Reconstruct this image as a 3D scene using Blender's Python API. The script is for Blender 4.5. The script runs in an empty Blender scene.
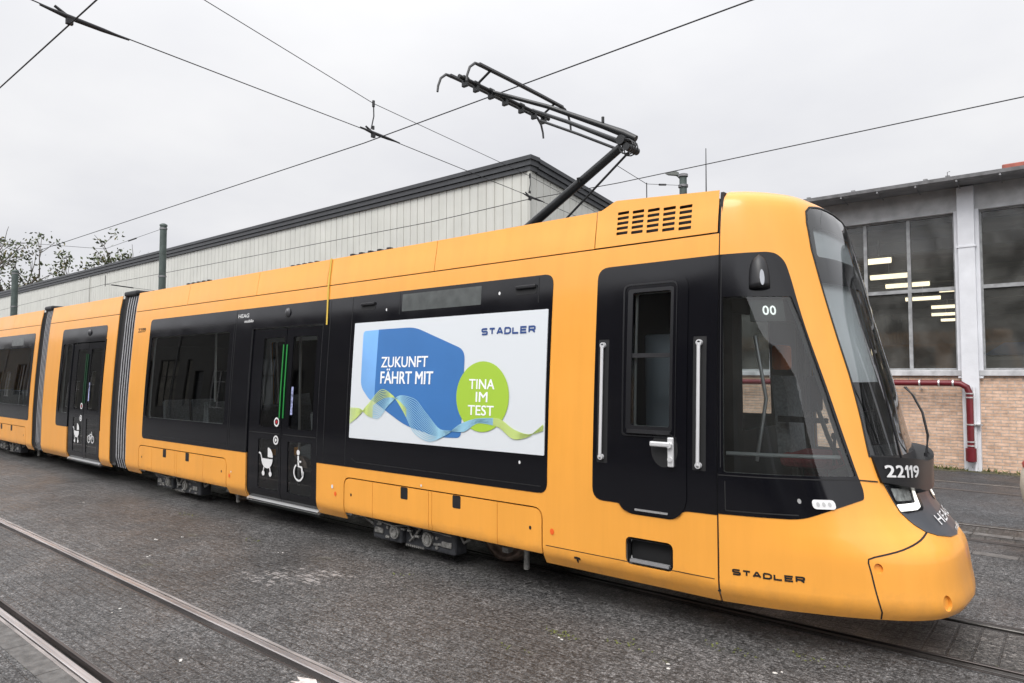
import bpy, bmesh, math, random
from math import pi, sin, cos, radians, sqrt
from mathutils import Vector, Matrix
from mathutils.geometry import delaunay_2d_cdt, tessellate_polygon

# ------------------------------------------------------------------ camera, sky, sun, exposure
scene = bpy.context.scene
scene.render.engine = 'CYCLES'
cd = bpy.data.cameras.new('camera'); cam = bpy.data.objects.new('camera', cd)
scene.collection.objects.link(cam); scene.camera = cam
cd.sensor_width = 36; cd.lens = 24.01; cd.clip_start = 0.05; cd.clip_end = 2000
cam.location = (0, 0, 2.0)
cam.rotation_euler = (radians(90 + 2.682), 0, radians(39.583))
vs = scene.view_settings
vs.view_transform = 'Standard'; vs.look = 'None'; vs.gamma = 1; vs.exposure = 0.18; vs.use_curve_mapping = False

SUN_EL, SUN_AZ = 52, 168          # azimuth clockwise from +Y: behind the photographer
w = bpy.data.worlds.new("World"); scene.world = w; w.use_nodes = True
nt = w.node_tree; N = nt.nodes; L = nt.links; N.clear()
def wn(t, **k):
    n = N.new(t)
    for a, b in k.items(): setattr(n, a, b)
    return n
out = wn('ShaderNodeOutputWorld'); bg = wn('ShaderNodeBackground'); bg.inputs[1].default_value = 0.1
sky = wn('ShaderNodeTexSky', sky_type='NISHITA'); sky.sun_disc = False
sky.sun_elevation = radians(SUN_EL); sky.sun_rotation = radians(SUN_AZ); sky.air_density = 2; sky.dust_density = 5
hs = wn('ShaderNodeHueSaturation'); hs.inputs['Saturation'].default_value = 0.12
L.new(sky.outputs[0], hs.inputs['Color'])
tc = wn('ShaderNodeTexCoord'); sep = wn('ShaderNodeSeparateXYZ'); L.new(tc.outputs['Generated'], sep.inputs[0])
# cloud layer: direction projected on a plane overhead
def math_n(op, a, b=None, clamp=False):
    m = wn('ShaderNodeMath', operation=op); m.use_clamp = clamp
    for i, v in enumerate((a, b)):
        if v is None: continue
        if isinstance(v, (int, float)): m.inputs[i].default_value = v
        else: L.new(v, m.inputs[i])
    return m.outputs[0]
zz = math_n('ADD', math_n('MAXIMUM', sep.outputs[2], 0.0), 0.18)
cx_ = math_n('DIVIDE', sep.outputs[0], zz); cy_ = math_n('DIVIDE', sep.outputs[1], zz)
comb = wn('ShaderNodeCombineXYZ'); L.new(cx_, comb.inputs[0]); L.new(cy_, comb.inputs[1])
noi = wn('ShaderNodeTexNoise'); noi.inputs['Scale'].default_value = 0.9; noi.inputs['Detail'].default_value = 5
noi.inputs['Roughness'].default_value = 0.5; L.new(comb.outputs[0], noi.inputs['Vector'])
ramp = wn('ShaderNodeValToRGB'); L.new(noi.outputs[0], ramp.inputs[0])
ramp.color_ramp.elements[0].position = 0.25; ramp.color_ramp.elements[0].color = (.72, .73, .78, 1)
ramp.color_ramp.elements[1].position = 0.75; ramp.color_ramp.elements[1].color = (.97, .97, .98, 1)
# an overcast sky is brighter overhead and towards the veiled sun
el = math_n('MAXIMUM', sep.outputs[2], 0.0)
zen = math_n('MULTIPLY', math_n('POWER', el, 3.5), 2.2)
back = math_n('MULTIPLY', math_n('POWER', math_n('MAXIMUM', math_n('ADD', math_n('MULTIPLY', sep.outputs[1], -0.98), math_n('MULTIPLY', sep.outputs[0], 0.12)), 0.0), 1.0), 1.5)
gain = math_n('ADD', math_n('ADD', zen, back), 1.07)
gain = math_n('MULTIPLY', gain, 8.3)
cl = wn('ShaderNodeVectorMath', operation='SCALE'); L.new(ramp.outputs[0], cl.inputs[0]); L.new(gain, cl.inputs['Scale'])
mx = wn('ShaderNodeMix', data_type='RGBA'); mx.inputs[0].default_value = 0.94
L.new(hs.outputs[0], mx.inputs[6]); L.new(cl.outputs[0], mx.inputs[7])
L.new(mx.outputs[2], bg.inputs[0]); L.new(bg.outputs[0], out.inputs[0])

sl = bpy.data.lights.new('sun', 'SUN'); sl.energy = 1.9; sl.angle = radians(35); sl.color = (1, .97, .93)
so = bpy.data.objects.new('sun', sl); scene.collection.objects.link(so)
d = Vector((sin(radians(SUN_AZ)) * cos(radians(SUN_EL)), cos(radians(SUN_AZ)) * cos(radians(SUN_EL)), sin(radians(SUN_EL))))
so.rotation_euler = (-d).to_track_quat('-Z', 'Y').to_euler()

rnd = random.Random(7)
col = scene.collection

# ------------------------------------------------------------------ materials
MATS = {}
def mat(name, color, rough=0.5, metal=0.0, spec=0.5, noise=0.0, nscale=5.0, bump=0.0, bscale=60.0, coat=0.0, rvar=0.0, emit=None, estr=0.0, ntype='obj', stretch=None):
    if name in MATS: return MATS[name]
    m = bpy.data.materials.new(name); m.use_nodes = True
    n = m.node_tree.nodes; l = m.node_tree.links; b = n['Principled BSDF']
    b.inputs['Base Color'].default_value = (*color, 1); b.inputs['Roughness'].default_value = rough
    b.inputs['Metallic'].default_value = metal; b.inputs['Specular IOR Level'].default_value = spec
    if coat: b.inputs['Coat Weight'].default_value = coat; b.inputs['Coat Roughness'].default_value = 0.05
    t = n.new('ShaderNodeTexCoord'); src = t.outputs['Object']
    if stretch:
        mp = n.new('ShaderNodeMapping'); mp.inputs['Scale'].default_value = stretch; l.new(src, mp.inputs[0]); src = mp.outputs[0]
    if noise or rvar:
        x = n.new('ShaderNodeTexNoise'); x.inputs['Scale'].default_value = nscale; x.inputs['Detail'].default_value = 6; l.new(src, x.inputs['Vector'])
        if noise:
            r = n.new('ShaderNodeValToRGB'); l.new(x.outputs[0], r.inputs[0])
            r.color_ramp.elements[0].position = .3; r.color_ramp.elements[1].position = .72
            r.color_ramp.elements[0].color = (*[c * (1 - noise) for c in color], 1); r.color_ramp.elements[1].color = (*[min(1, c * (1 + noise)) for c in color], 1)
            l.new(r.outputs[0], b.inputs['Base Color'])
        if rvar:
            mr = n.new('ShaderNodeMapRange'); l.new(x.outputs[0], mr.inputs[0]); mr.inputs[1].default_value = .3; mr.inputs[2].default_value = .7
            mr.inputs[3].default_value = max(0, rough - rvar); mr.inputs[4].default_value = rough + rvar; l.new(mr.outputs[0], b.inputs['Roughness'])
    if bump:
        x2 = n.new('ShaderNodeTexNoise'); x2.inputs['Scale'].default_value = bscale; x2.inputs['Detail'].default_value = 4; l.new(src, x2.inputs['Vector'])
        bp = n.new('ShaderNodeBump'); bp.inputs['Strength'].default_value = bump; bp.inputs['Distance'].default_value = .02; l.new(x2.outputs[0], bp.inputs['Height']); l.new(bp.outputs[0], b.inputs['Normal'])
    if emit:
        b.inputs['Emission Color'].default_value = (*emit, 1); b.inputs['Emission Strength'].default_value = estr
    MATS[name] = m; return m
def glass(name, tint, rough=0.0, boost=1.0, wave=0.0, grime=0.0, ior=1.52):
    m = bpy.data.materials.new(name); m.use_nodes = True; n = m.node_tree.nodes; l = m.node_tree.links; n.clear()
    o = n.new('ShaderNodeOutputMaterial'); mixn = n.new('ShaderNodeMixShader'); tr = n.new('ShaderNodeBsdfTransparent'); g = n.new('ShaderNodeBsdfGlossy')
    tr.inputs[0].default_value = (*tint, 1); g.inputs['Roughness'].default_value = rough; g.inputs[0].default_value = (boost, boost, boost, 1)
    f = n.new('ShaderNodeFresnel'); f.inputs[0].default_value = ior
    l.new(f.outputs[0], mixn.inputs[0]); l.new(tr.outputs[0], mixn.inputs[1]); l.new(g.outputs[0], mixn.inputs[2])
    res = mixn.outputs[0]
    t = n.new('ShaderNodeTexCoord')
    if wave:
        x = n.new('ShaderNodeTexNoise'); x.inputs['Scale'].default_value = 1.3; l.new(t.outputs['Object'], x.inputs['Vector'])
        bp = n.new('ShaderNodeBump'); bp.inputs['Strength'].default_value = wave; bp.inputs['Distance'].default_value = .02; l.new(x.outputs[0], bp.inputs['Height'])
        l.new(bp.outputs[0], g.inputs['Normal'])
    if grime:
        df = n.new('ShaderNodeBsdfDiffuse'); df.inputs[0].default_value = (.30, .30, .28, 1); m2 = n.new('ShaderNodeMixShader')
        x = n.new('ShaderNodeTexNoise'); x.inputs['Scale'].default_value = 2.2; x.inputs['Detail'].default_value = 8; l.new(t.outputs['Object'], x.inputs['Vector'])
        mr = n.new('ShaderNodeMapRange'); mr.inputs[1].default_value = .35; mr.inputs[2].default_value = .75; mr.inputs[4].default_value = grime; mr.inputs[3].default_value = grime * .3
        l.new(x.outputs[0], mr.inputs[0]); l.new(mr.outputs[0], m2.inputs[0]); l.new(res, m2.inputs[1]); l.new(df.outputs[0], m2.inputs[2]); res = m2.outputs[0]
    l.new(res, o.inputs[0]); MATS[name] = m; return m

YEL = mat('yellow_paint', (.87, .378, .058), .34, spec=.45, noise=.025, nscale=1.5, rvar=.06)
def weather(m, streak=.06, grime=.25, ztop=.75, ripple=.04, stretch=(6, 6, .35)):
    """dried rain streaks, road film along the skirt and faint ripple in the sheet"""
    n = m.node_tree.nodes; l = m.node_tree.links; b = n['Principled BSDF']
    t = n.new('ShaderNodeTexCoord'); mp = n.new('ShaderNodeMapping'); mp.inputs['Scale'].default_value = stretch; l.new(t.outputs['Object'], mp.inputs[0])
    x = n.new('ShaderNodeTexNoise'); x.inputs['Scale'].default_value = 1; x.inputs['Detail'].default_value = 7; x.inputs['Roughness'].default_value = .65; l.new(mp.outputs[0], x.inputs['Vector'])
    r = n.new('ShaderNodeValToRGB'); l.new(x.outputs[0], r.inputs[0]); e = r.color_ramp.elements; e[0].position = .30; e[1].position = .62; v = 1 - streak; e[0].color = (v, v, v * .98, 1); e[1].color = (1, 1, 1, 1)
    mx_ = n.new('ShaderNodeMix'); mx_.data_type = 'RGBA'; mx_.blend_type = 'MULTIPLY'; mx_.inputs[0].default_value = 1
    src = b.inputs['Base Color'].links[0].from_socket if b.inputs['Base Color'].links else None
    if src: l.new(src, mx_.inputs[6])
    else: mx_.inputs[6].default_value = b.inputs['Base Color'].default_value
    l.new(r.outputs[0], mx_.inputs[7]); c = mx_.outputs[2]
    if grime:
        sp = n.new('ShaderNodeSeparateXYZ'); l.new(t.outputs['Object'], sp.inputs[0]); mr = n.new('ShaderNodeMapRange'); l.new(sp.outputs[2], mr.inputs[0])
        mr.inputs[1].default_value = .30; mr.inputs[2].default_value = ztop; mr.inputs[3].default_value = 1; mr.inputs[4].default_value = 0
        y = n.new('ShaderNodeTexNoise'); y.inputs['Scale'].default_value = 5; y.inputs['Detail'].default_value = 8; y.inputs['Roughness'].default_value = .75; l.new(t.outputs['Object'], y.inputs['Vector'])
        m1 = n.new('ShaderNodeMath'); m1.operation = 'MULTIPLY'; l.new(mr.outputs[0], m1.inputs[0]); l.new(y.outputs[0], m1.inputs[1])
        m2 = n.new('ShaderNodeMapRange'); l.new(m1.outputs[0], m2.inputs[0]); m2.inputs[1].default_value = .28; m2.inputs[2].default_value = .62; m2.inputs[4].default_value = grime
        g = n.new('ShaderNodeMix'); g.data_type = 'RGBA'; l.new(m2.outputs[0], g.inputs[0]); l.new(c, g.inputs[6]); g.inputs[7].default_value = (.16, .12, .08, 1); c = g.outputs[2]
    l.new(c, b.inputs['Base Color'])
    if ripple:
        z = n.new('ShaderNodeTexNoise'); z.inputs['Scale'].default_value = 1.6; z.inputs['Detail'].default_value = 2; l.new(t.outputs['Object'], z.inputs['Vector'])
        bp = n.new('ShaderNodeBump'); bp.inputs['Strength'].default_value = ripple; bp.inputs['Distance'].default_value = .15; l.new(z.outputs[0], bp.inputs['Height']); l.new(bp.outputs[0], b.inputs['Normal'])
YEL.node_tree.nodes['Principled BSDF'].inputs['Coat Weight'].default_value = .35; YEL.node_tree.nodes['Principled BSDF'].inputs['Coat Roughness'].default_value = .1
weather(YEL)
BLK = mat('black_gloss', (.005, .005, .007), .10, spec=.4, rvar=.03, nscale=2)
BLKM = mat('black_matte', (.014, .014, .016), .45, noise=.3, nscale=12)
BLKS = mat('black_seam', (.008, .008, .009), .7)
DGREY = mat('dark_grey_lacquer', (.065, .07, .08), .28, spec=.5)
GL_D = glass('tinted_window', (.80, .84, .84), 0, 1, .012)
GL_C = glass('clear_window', (.80, .84, .84), 0, 1, .006)
GL_W = glass('workshop_pane', (.56, .56, .53), .05, 1, .03, .30)
RUB = mat('rubber_rib_shade', (.02, .02, .021), .75)
BEL = mat('bellows_fabric', (.30, .30, .315), .7, noise=.2, nscale=20)
STEEL = mat('brushed_steel', (.55, .55, .56), .32, metal=1, rvar=.1, nscale=30)
ALU = mat('satin_aluminium', (.62, .62, .62), .35, metal=.7)
INT = mat('interior_panel', (.70, .71, .71), .6)
INTD = mat('interior_dark', (.05, .052, .056), .7)
SEATG = mat('seat_grey', (.20, .21, .22), .8, noise=.3, nscale=40)
SEATR = mat('seat_red', (.23, .035, .04), .85, noise=.3, nscale=40)
GRN = mat('green_handle', (.02, .25, .05), .35)
WHT = mat('white_print', (.72, .72, .72), .5)
POST = mat('poster_white', (.66, .69, .72), .45)
def tag(o, label=None, cat=None, group=None, kind=None):
    if label: o['label'] = label
    if cat: o['category'] = cat
    if group: o['group'] = group
    if kind: o['kind'] = kind
    return o
def empty(name, loc=(0, 0, 0), label=None, cat=None, group=None):
    o = bpy.data.objects.new(name, None); col.objects.link(o); o.location = loc; o.empty_display_size = .2
    return tag(o, label, cat, group)
def copy_tree(o, parent=None):
    c = o.copy(); col.objects.link(c)
    if parent: c.parent = parent
    for ch in list(o.children): copy_tree(ch, c)
    return c

class MB:
    """collects shapes, builds ONE mesh object (coordinates relative to the parent's origin)"""
    def __init__(s): s.v = []; s.f = []; s.sm = []; s.mi = []; s.cur = 0
    def add(s, vs, fs, smooth=False):
        b = len(s.v); s.v += [tuple(x) for x in vs]
        for q in fs: s.f.append([b + i for i in q]); s.sm.append(smooth); s.mi.append(s.cur)
        return s
    def box(s, a, b, bev=0.0):
        x0, y0, z0 = [min(p, q) for p, q in zip(a, b)]; x1, y1, z1 = [max(p, q) for p, q in zip(a, b)]
        e = min(bev, (x1 - x0) * .45, (y1 - y0) * .45, (z1 - z0) * .45)
        if e <= 0:
            v = [(x, y, z) for z in (z0, z1) for y in (y0, y1) for x in (x0, x1)]
            return s.add(v, [(0, 2, 3, 1), (4, 5, 7, 6), (0, 1, 5, 4), (2, 6, 7, 3), (0, 4, 6, 2), (1, 3, 7, 5)])
        bm = bmesh.new(); bmesh.ops.create_cube(bm, size=1)
        for q in bm.verts: q.co = Vector(((x0 + x1) / 2 + q.co.x * (x1 - x0), (y0 + y1) / 2 + q.co.y * (y1 - y0), (z0 + z1) / 2 + q.co.z * (z1 - z0)))
        bmesh.ops.bevel(bm, geom=bm.edges[:], offset=e, segments=2, affect='EDGES', profile=.5)
        bm.verts.index_update(); s.add([q.co for q in bm.verts], [[q.index for q in fc.verts] for fc in bm.faces]); bm.free(); return s
    def tube(s, pts, r, n=8, cap=True):
        pts = [Vector(p) for p in pts]; rs = r if isinstance(r, (list, tuple)) else [r] * len(pts)
        vs = []; fs = []; u = None
        for i, p in enumerate(pts):
            t = (pts[min(i + 1, len(pts) - 1)] - pts[max(i - 1, 0)]).normalized()
            if u is None:
                u = t.orthogonal().normalized()
            u = (u - t * u.dot(t)).normalized(); w_ = t.cross(u)
            for k in range(n):
                a = 2 * pi * k / n; vs.append(p + (u * cos(a) + w_ * sin(a)) * rs[i])
        for i in range(len(pts) - 1):
            for k in range(n):
                a = i * n + k; b = i * n + (k + 1) % n; fs.append((a, b, b + n, a + n))
        s.add(vs, fs, True)
        if cap: s.add(vs[:n], [list(range(n))[::-1]]); s.add(vs[-n:], [list(range(n))])
        return s
    def cyl(s, a, b, r, n=16): return s.tube([a, b], r, n)
    def ring(s, c, axis, r0, r1, h, n=24):
        """flat washer around axis (unit vec), thickness h"""
        ax = Vector(axis).normalized(); u = ax.orthogonal().normalized(); w_ = ax.cross(u); c = Vector(c); vs = []
        for hh in (0, h):
            for rr in (r0, r1):
                for k in range(n):
                    a = 2 * pi * k / n; vs.append(c + ax * hh + (u * cos(a) + w_ * sin(a)) * rr)
        fs = []
        for k in range(n):
            k2 = (k + 1) % n
            fs += [(2 * n + k, 2 * n + k2, 3 * n + k2, 3 * n + k), (k, n + k, n + k2, k2), (n + k, 3 * n + k, 3 * n + k2, n + k2), (k, k2, 2 * n + k2, 2 * n + k)]
        return s.add(vs, fs)
    def lathe(s, c, prof, n=20):
        vs = []; fs = []
        for r, z in prof:
            for k in range(n): a = 2 * pi * k / n; vs.append((c[0] + r * cos(a), c[1] + r * sin(a), c[2] + z))
        for i in range(len(prof) - 1):
            for k in range(n): a = i * n + k; b = i * n + (k + 1) % n; fs.append((a, b, b + n, a + n))
        return s.add(vs, fs, True)
    def prism(s, poly, y0, y1, ax='y'):
        """polygon in XZ (ax y) or XY (ax z) or YZ (ax x) extruded"""
        def mk(p, t): return {'y': (p[0], t, p[1]), 'z': (p[0], p[1], t), 'x': (t, p[0], p[1])}[ax]
        n = len(poly); vs = [mk(p, y0) for p in poly] + [mk(p, y1) for p in poly]
        tris = tessellate_polygon([[Vector((p[0], p[1], 0)) for p in poly]])
        fs = [tuple(t) for t in tris] + [tuple(i + n for i in reversed(t)) for t in tris] + [(i, (i + 1) % n, (i + 1) % n + n, i + n) for i in range(n)]
        return s.add(vs, fs)
    def build(s, name, m, parent=None, label=None, off=(0, 0, 0), mats=None, fixn=True):
        me = bpy.data.meshes.new(name)
        me.from_pydata([(x - off[0], y - off[1], z - off[2]) for x, y, z in s.v], [], s.f); me.validate()
        for mm in (mats or [m]): me.materials.append(mm)
        for p, sm, mi in zip(me.polygons, s.sm, s.mi): p.use_smooth = sm; p.material_index = mi
        if fixn:
            bm = bmesh.new(); bm.from_mesh(me); bmesh.ops.recalc_face_normals(bm, faces=bm.faces); bm.to_mesh(me); bm.free()
        o = bpy.data.objects.new(name, me); col.objects.link(o); o.location = off
        if parent: o.parent = parent
        return tag(o, label)
YC=6.17; HW=1.22; SJ=-2.1; NL=2.1   # centre line, half width, joint, parametric nose length
def lerp(t,tab):
    if t<=tab[0][0]: return tab[0][1]
    for (a,b),(c,d) in zip(tab,tab[1:]):
        if t<=c: return b+(d-b)*(t-a)/(c-a)
    return tab[-1][1]
def herm(t,tab):
    # monotone-ish cubic through the table
    n=len(tab)
    if t<=tab[0][0]: return tab[0][1]
    if t>=tab[-1][0]: return tab[-1][1]
    for i in range(n-1):
        if t<=tab[i+1][0]: break
    def m(j):
        if j==0 or j==n-1:
            a,b=(0,1) if j==0 else (n-2,n-1)
            return (tab[b][1]-tab[a][1])/(tab[b][0]-tab[a][0])
        d0=(tab[j][1]-tab[j-1][1])/(tab[j][0]-tab[j-1][0]); d1=(tab[j+1][1]-tab[j][1])/(tab[j+1][0]-tab[j][0])
        return 0 if d0*d1<=0 else 2*d0*d1/(d0+d1)
    x0,y0=tab[i]; x1,y1=tab[i+1]; h=x1-x0; u=(t-x0)/h
    return (2*u**3-3*u*u+1)*y0+(u**3-2*u*u+u)*h*m(i)+(-2*u**3+3*u*u)*y1+(u**3-u*u)*h*m(i+1)
INS=[(.30,.060),(.40,.006),(.43,0),(1.0,0),(1.6,.018),(2.2,.05),(2.9,.10),(3.1,.118),(3.30,.150),(3.37,.175),(3.42,.23),(3.45,.32)]
XF=[(.30,-.665),(.36,-.635),(.5,-.655),(.7,-.685),(.8,-.75),(.9,-.84),(1.0,-.91),(1.2,-.99),(1.4,-1.05),(1.9,-1.17),(2.4,-1.30),(2.9,-1.42),(3.2,-1.50),(3.32,-1.545),(3.40,-1.62),(3.45,-1.75)]
PLAN=[(0,0,1.22),(.19,.267,1.14),(.31,.433,1.06),(.41,.567,.985),(.51,.70,.885),(.62,.84,.745),(.74,.935,.55),(.87,.985,.28),(1,1,0)]
GX=[(a,b) for a,b,c in PLAN]; GH=[(a,c) for a,b,c in PLAN]
def S(s,z):
    ins=herm(z,INS)
    if s<=SJ and z>3.3: ins=.15+(z-3.3)*.15
    if s<=SJ: return (s,YC-HW+ins,z)
    u=(s-SJ)/NL
    far=u>1
    if far: u=2-u
    u=max(0,u)
    gx=herm(u,GX); gh=herm(u,GH)
    L=herm(z,XF)-SJ
    x=SJ+L*gx
    h=gh*(HW-ins)/HW
    zz=z
    return (x,YC+h if far else YC-h,zz)
def S3(s, z, side=1):
    p = S(s, z)
    return Vector(p) if side > 0 else Vector((p[0], 2 * YC - p[1], p[2]))
def NRM(s, z, side=1):
    e = .012
    a = Vector(S(s + e, z)) - Vector(S(s - e, z)); b = Vector(S(s, min(z + e, 3.45) if s > SJ else z + e)) - Vector(S(s, max(z - e, .3)))
    n = a.cross(b).normalized()
    if side < 0: n.y = -n.y
    return n
def inside(p, poly):
    x, y = p; c = False; n = len(poly)
    for i in range(n):
        x0, y0 = poly[i]; x1, y1 = poly[i - 1]
        if (y0 > y) != (y1 > y) and x < (x1 - x0) * (y - y0) / (y1 - y0) + x0: c = not c
    return c
def rr(pts, r, seg=5):
    """polygon with rounded corners; r number or list"""
    n = len(pts); out_ = []
    for i, p in enumerate(pts):
        ri = r[i] if isinstance(r, (list, tuple)) else r
        p = Vector(p); a = Vector(pts[i - 1]); b = Vector(pts[(i + 1) % n])
        if ri <= 0: out_.append(tuple(p)); continue
        ri = min(ri, (a - p).length * .48, (b - p).length * .48)
        q0 = p + (a - p).normalized() * ri; q1 = p + (b - p).normalized() * ri
        for k in range(seg + 1):
            t = k / seg; out_.append(tuple(q0 * (1 - t) ** 2 + p * 2 * t * (1 - t) + q1 * t * t))
    return out_
def grow_poly(poly, d):
    ar = sum(poly[i - 1][0] * poly[i][1] - poly[i][0] * poly[i - 1][1] for i in range(len(poly))); d = d if ar > 0 else -d; o = []
    for i, p in enumerate(poly):
        a = Vector(poly[i - 1]); b = Vector(poly[(i + 1) % len(poly)]); p = Vector(p); t0 = p - a; t1 = b - p
        n0 = Vector((t0.y, -t0.x)).normalized(); n1 = Vector((t1.y, -t1.x)).normalized(); n = (n0 + n1)
        n = n / max(.3, n.length_squared / 2) ; o.append(tuple(p + n * d))
    return o
def rect(s0, z0, s1, z1, r=0): return rr([(s0, z0), (s1, z0), (s1, z1), (s0, z1)], r)
def dens(poly, ms=.08, mz=.08):
    o = []
    for i, p in enumerate(poly):
        q = poly[(i + 1) % len(poly)]
        nose = max(p[0], q[0]) > SJ
        k = max(1, int(math.ceil(abs(q[1] - p[1]) / mz)), int(math.ceil(abs(q[0] - p[0]) / (ms if nose else 3.0))))
        for j in range(k): t = j / k; o.append((p[0] + (q[0] - p[0]) * t, p[1] + (q[1] - p[1]) * t))
    return o
def panel(name, poly, m, parent, holes=(), side=1, off=0.0, thick=.02, label=None, gs=.06, gz=.06, flip=False, loc=None):
    """a sheet that follows the tram's skin, with real openings and rim thickness"""
    polys = [dens(poly)] + [dens(h) for h in holes]
    V = []; E = []
    for pl in polys:
        b = len(V); V += [Vector(p) for p in pl]; E += [(b + i, b + (i + 1) % len(pl)) for i in range(len(pl))]
    xs = [p[0] for p in poly]; zs = [p[1] for p in poly]
    x0, x1, z0, z1 = min(xs), max(xs), min(zs), max(zs)
    if z1 - z0 > .05 or x1 > SJ:
        ss = []
        if x1 > SJ:
            k = math.floor(max(x0, SJ) / gs)
            while k * gs < x1: ss.append(k * gs); k += 1
        a = x0 + .15
        while a < min(x1, SJ): ss.append(a); a += .6
        zl = []; k = math.floor(z0 / gz)
        while k * gz < z1: zl.append(k * gz); k += 1
        for a in ss:
            for b in zl:
                q = (a + .0007, b + .0011)
                if x0 + .01 < q[0] < x1 - .01 and z0 + .01 < q[1] < z1 - .01 and inside(q, poly) and not any(inside(q, h) for h in holes): V.append(Vector(q))
    r = delaunay_2d_cdt(V, E, [], 0, 1e-5)
    v2, f2 = r[0], r[2]
    keep = []
    for f in f2:
        c = (v2[f[0]] + v2[f[1]] + v2[f[2]]) / 3
        if inside(c, poly) and not any(inside(c, h) for h in holes):
            a, b_, c_ = [v2[i] for i in f]
            ar = (b_ - a).cross(c_ - a)
            if abs(ar) < 1e-9: continue
            keep.append(tuple(f) if ar > 0 else tuple(reversed(f)))
    offf = off if callable(off) else (lambda s, z: off)
    thf = thick if callable(thick) else (lambda s, z: thick)
    used = sorted({i for f in keep for i in f}); ix = {j: i for i, j in enumerate(used)}
    pos = []; nor = []; low = []
    for j in used:
        s, z = v2[j]; n = NRM(s, z, side); p = S3(s, z, side)
        pos.append(p + n * offf(s, z)); nor.append(n if not flip else -n); low.append(p + n * (offf(s, z) - thf(s, z)))
    faces = []; ln = []
    for f in keep:
        g = [ix[i] for i in f]
        if (side < 0) != flip: g.reverse()
        faces.append(g); ln += [nor[i] for i in g]
    if thick:
        cnt = {}
        for f in keep:
            for i in range(3):
                a, b_ = ix[f[i]], ix[f[(i + 1) % 3]]; cnt.setdefault((min(a, b_), max(a, b_)), []).append((a, b_))
        base = len(pos); m2 = {}
        extra = []
        for k, l in cnt.items():
            if len(l) == 1:
                a, b_ = l[0]
                q = [pos[a], pos[b_], low[b_], low[a]]
                if side < 0: q = [q[1], q[0], q[3], q[2]]
                nn = (q[1] - q[0]).cross(q[3] - q[0])
                if nn.length < 1e-12: continue
                nn = -nn.normalized(); i0 = base + len(extra); extra += q
                faces.append([i0 + 3, i0 + 2, i0 + 1, i0]); ln += [nn] * 4
        pos += extra
    me = bpy.data.meshes.new(name); o_ = Vector(loc) if loc else Vector((0, 0, 0))
    me.from_pydata([tuple(p - o_) for p in pos], [], faces); me.materials.append(m)
    for p in me.polygons: p.use_smooth = True
    me.normals_split_custom_set([tuple(x) for x in ln])
    o = bpy.data.objects.new(name, me); col.objects.link(o); o.parent = parent; o.location = o_
    return tag(o, label)

def digits_mesh(body):
    vs = []; fs = []; x = 0.0
    for ch in body:
        w_ = .42 if ch == '1' else 1.0; a, f = (([(0, .62), (0, .78), (.52, 1), (1, 1), (1, 0), (.56, 0), (.56, .80)], [[0, 1, 2, 6], [2, 3, 6], [3, 4, 5, 6]]) if ch == '1' else text_mesh(ch)); i0 = len(vs)
        vs += [(x + v[0] * w_, v[1]) for v in a]; fs += [[i + i0 for i in q] for q in f]; x += w_ + .22
    x -= .22
    return [(v[0] / x, v[1]) for v in vs], fs
def text_mesh(body, bold=0.0, space=1.0):
    """returns (verts2d, faces) of the built-in font, normalised to width 1 / height 1 box"""
    c = bpy.data.curves.new('t', 'FONT'); c.body = body; c.offset = bold; c.space_character = space; c.resolution_u = 3; c.fill_mode = 'FRONT'
    c.dimensions = '2D'
    o = bpy.data.objects.new('t', c); col.objects.link(o)
    dg = bpy.context.evaluated_depsgraph_get(); me = bpy.data.meshes.new_from_object(o.evaluated_get(dg))
    vs = [tuple(v.co) for v in me.vertices]; fs = [list(p.vertices) for p in me.polygons]
    bpy.data.objects.remove(o); bpy.data.curves.remove(c); bpy.data.meshes.remove(me)
    x0 = min(v[0] for v in vs); x1 = max(v[0] for v in vs); y0 = min(v[1] for v in vs); y1 = max(v[1] for v in vs)
    return [((v[0] - x0) / (x1 - x0), (v[1] - y0) / (y1 - y0)) for v in vs], fs
def writing(name, body, box_, m, parent, off=.006, bold=.02, side=1, space=1.0, label=None, slant=0):
    """lettering laid on the skin; box_ = (s0, z0, s1, z1)"""
    vs0, fs0 = digits_mesh(body) if body.isdigit() else text_mesh(body, 0, space); s0, z0, s1, z1 = box_
    offf = off if callable(off) else (lambda s, z: off)
    # heavier strokes: the same glyphs laid over each other, shifted a little and each a hair higher
    dy = bold * 1.5; dx = dy * abs(z1 - z0) / abs(s1 - s0); vs = []; fs = []; lay = []
    for k, (a, b) in enumerate(((0, 0), (1, .6), (-1, .6), (1, -.6), (-1, -.6))):
        i0 = len(vs); vs += [(dx + v[0] * (1 - 2 * dx) + a * dx, dy + v[1] * (1 - 2 * dy) + b * dy) for v in vs0]; fs += [[i + i0 for i in f] for f in fs0]; lay += [k * .00025] * len(vs0)
    P_ = []; Nn = []
    for (x, y), ly in zip(vs, lay):
        s = s0 + (s1 - s0) * x; z = z0 + (z1 - z0) * y + slant * (x - .5)
        n = NRM(s, z, side); P_.append(S3(s, z, side) + n * (offf(s, z) + ly)); Nn.append(n)
    me = bpy.data.meshes.new(name); me.from_pydata([tuple(p) for p in P_], [], fs); me.materials.append(m)
    bm = bmesh.new(); bm.from_mesh(me)
    for f in bm.faces:
        f.normal_update()
        if f.normal.dot(Nn[f.verts[0].index]) < 0: f.normal_flip()
    bm.to_mesh(me); bm.free()
    o = bpy.data.objects.new(name, me); col.objects.link(o); o.parent = parent
    return tag(o, label)
def disc(c, rs, rz, n=28): return [(c[0] + rs * cos(2 * pi * k / n), c[1] + rz * sin(2 * pi * k / n)) for k in range(n)]
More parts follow.
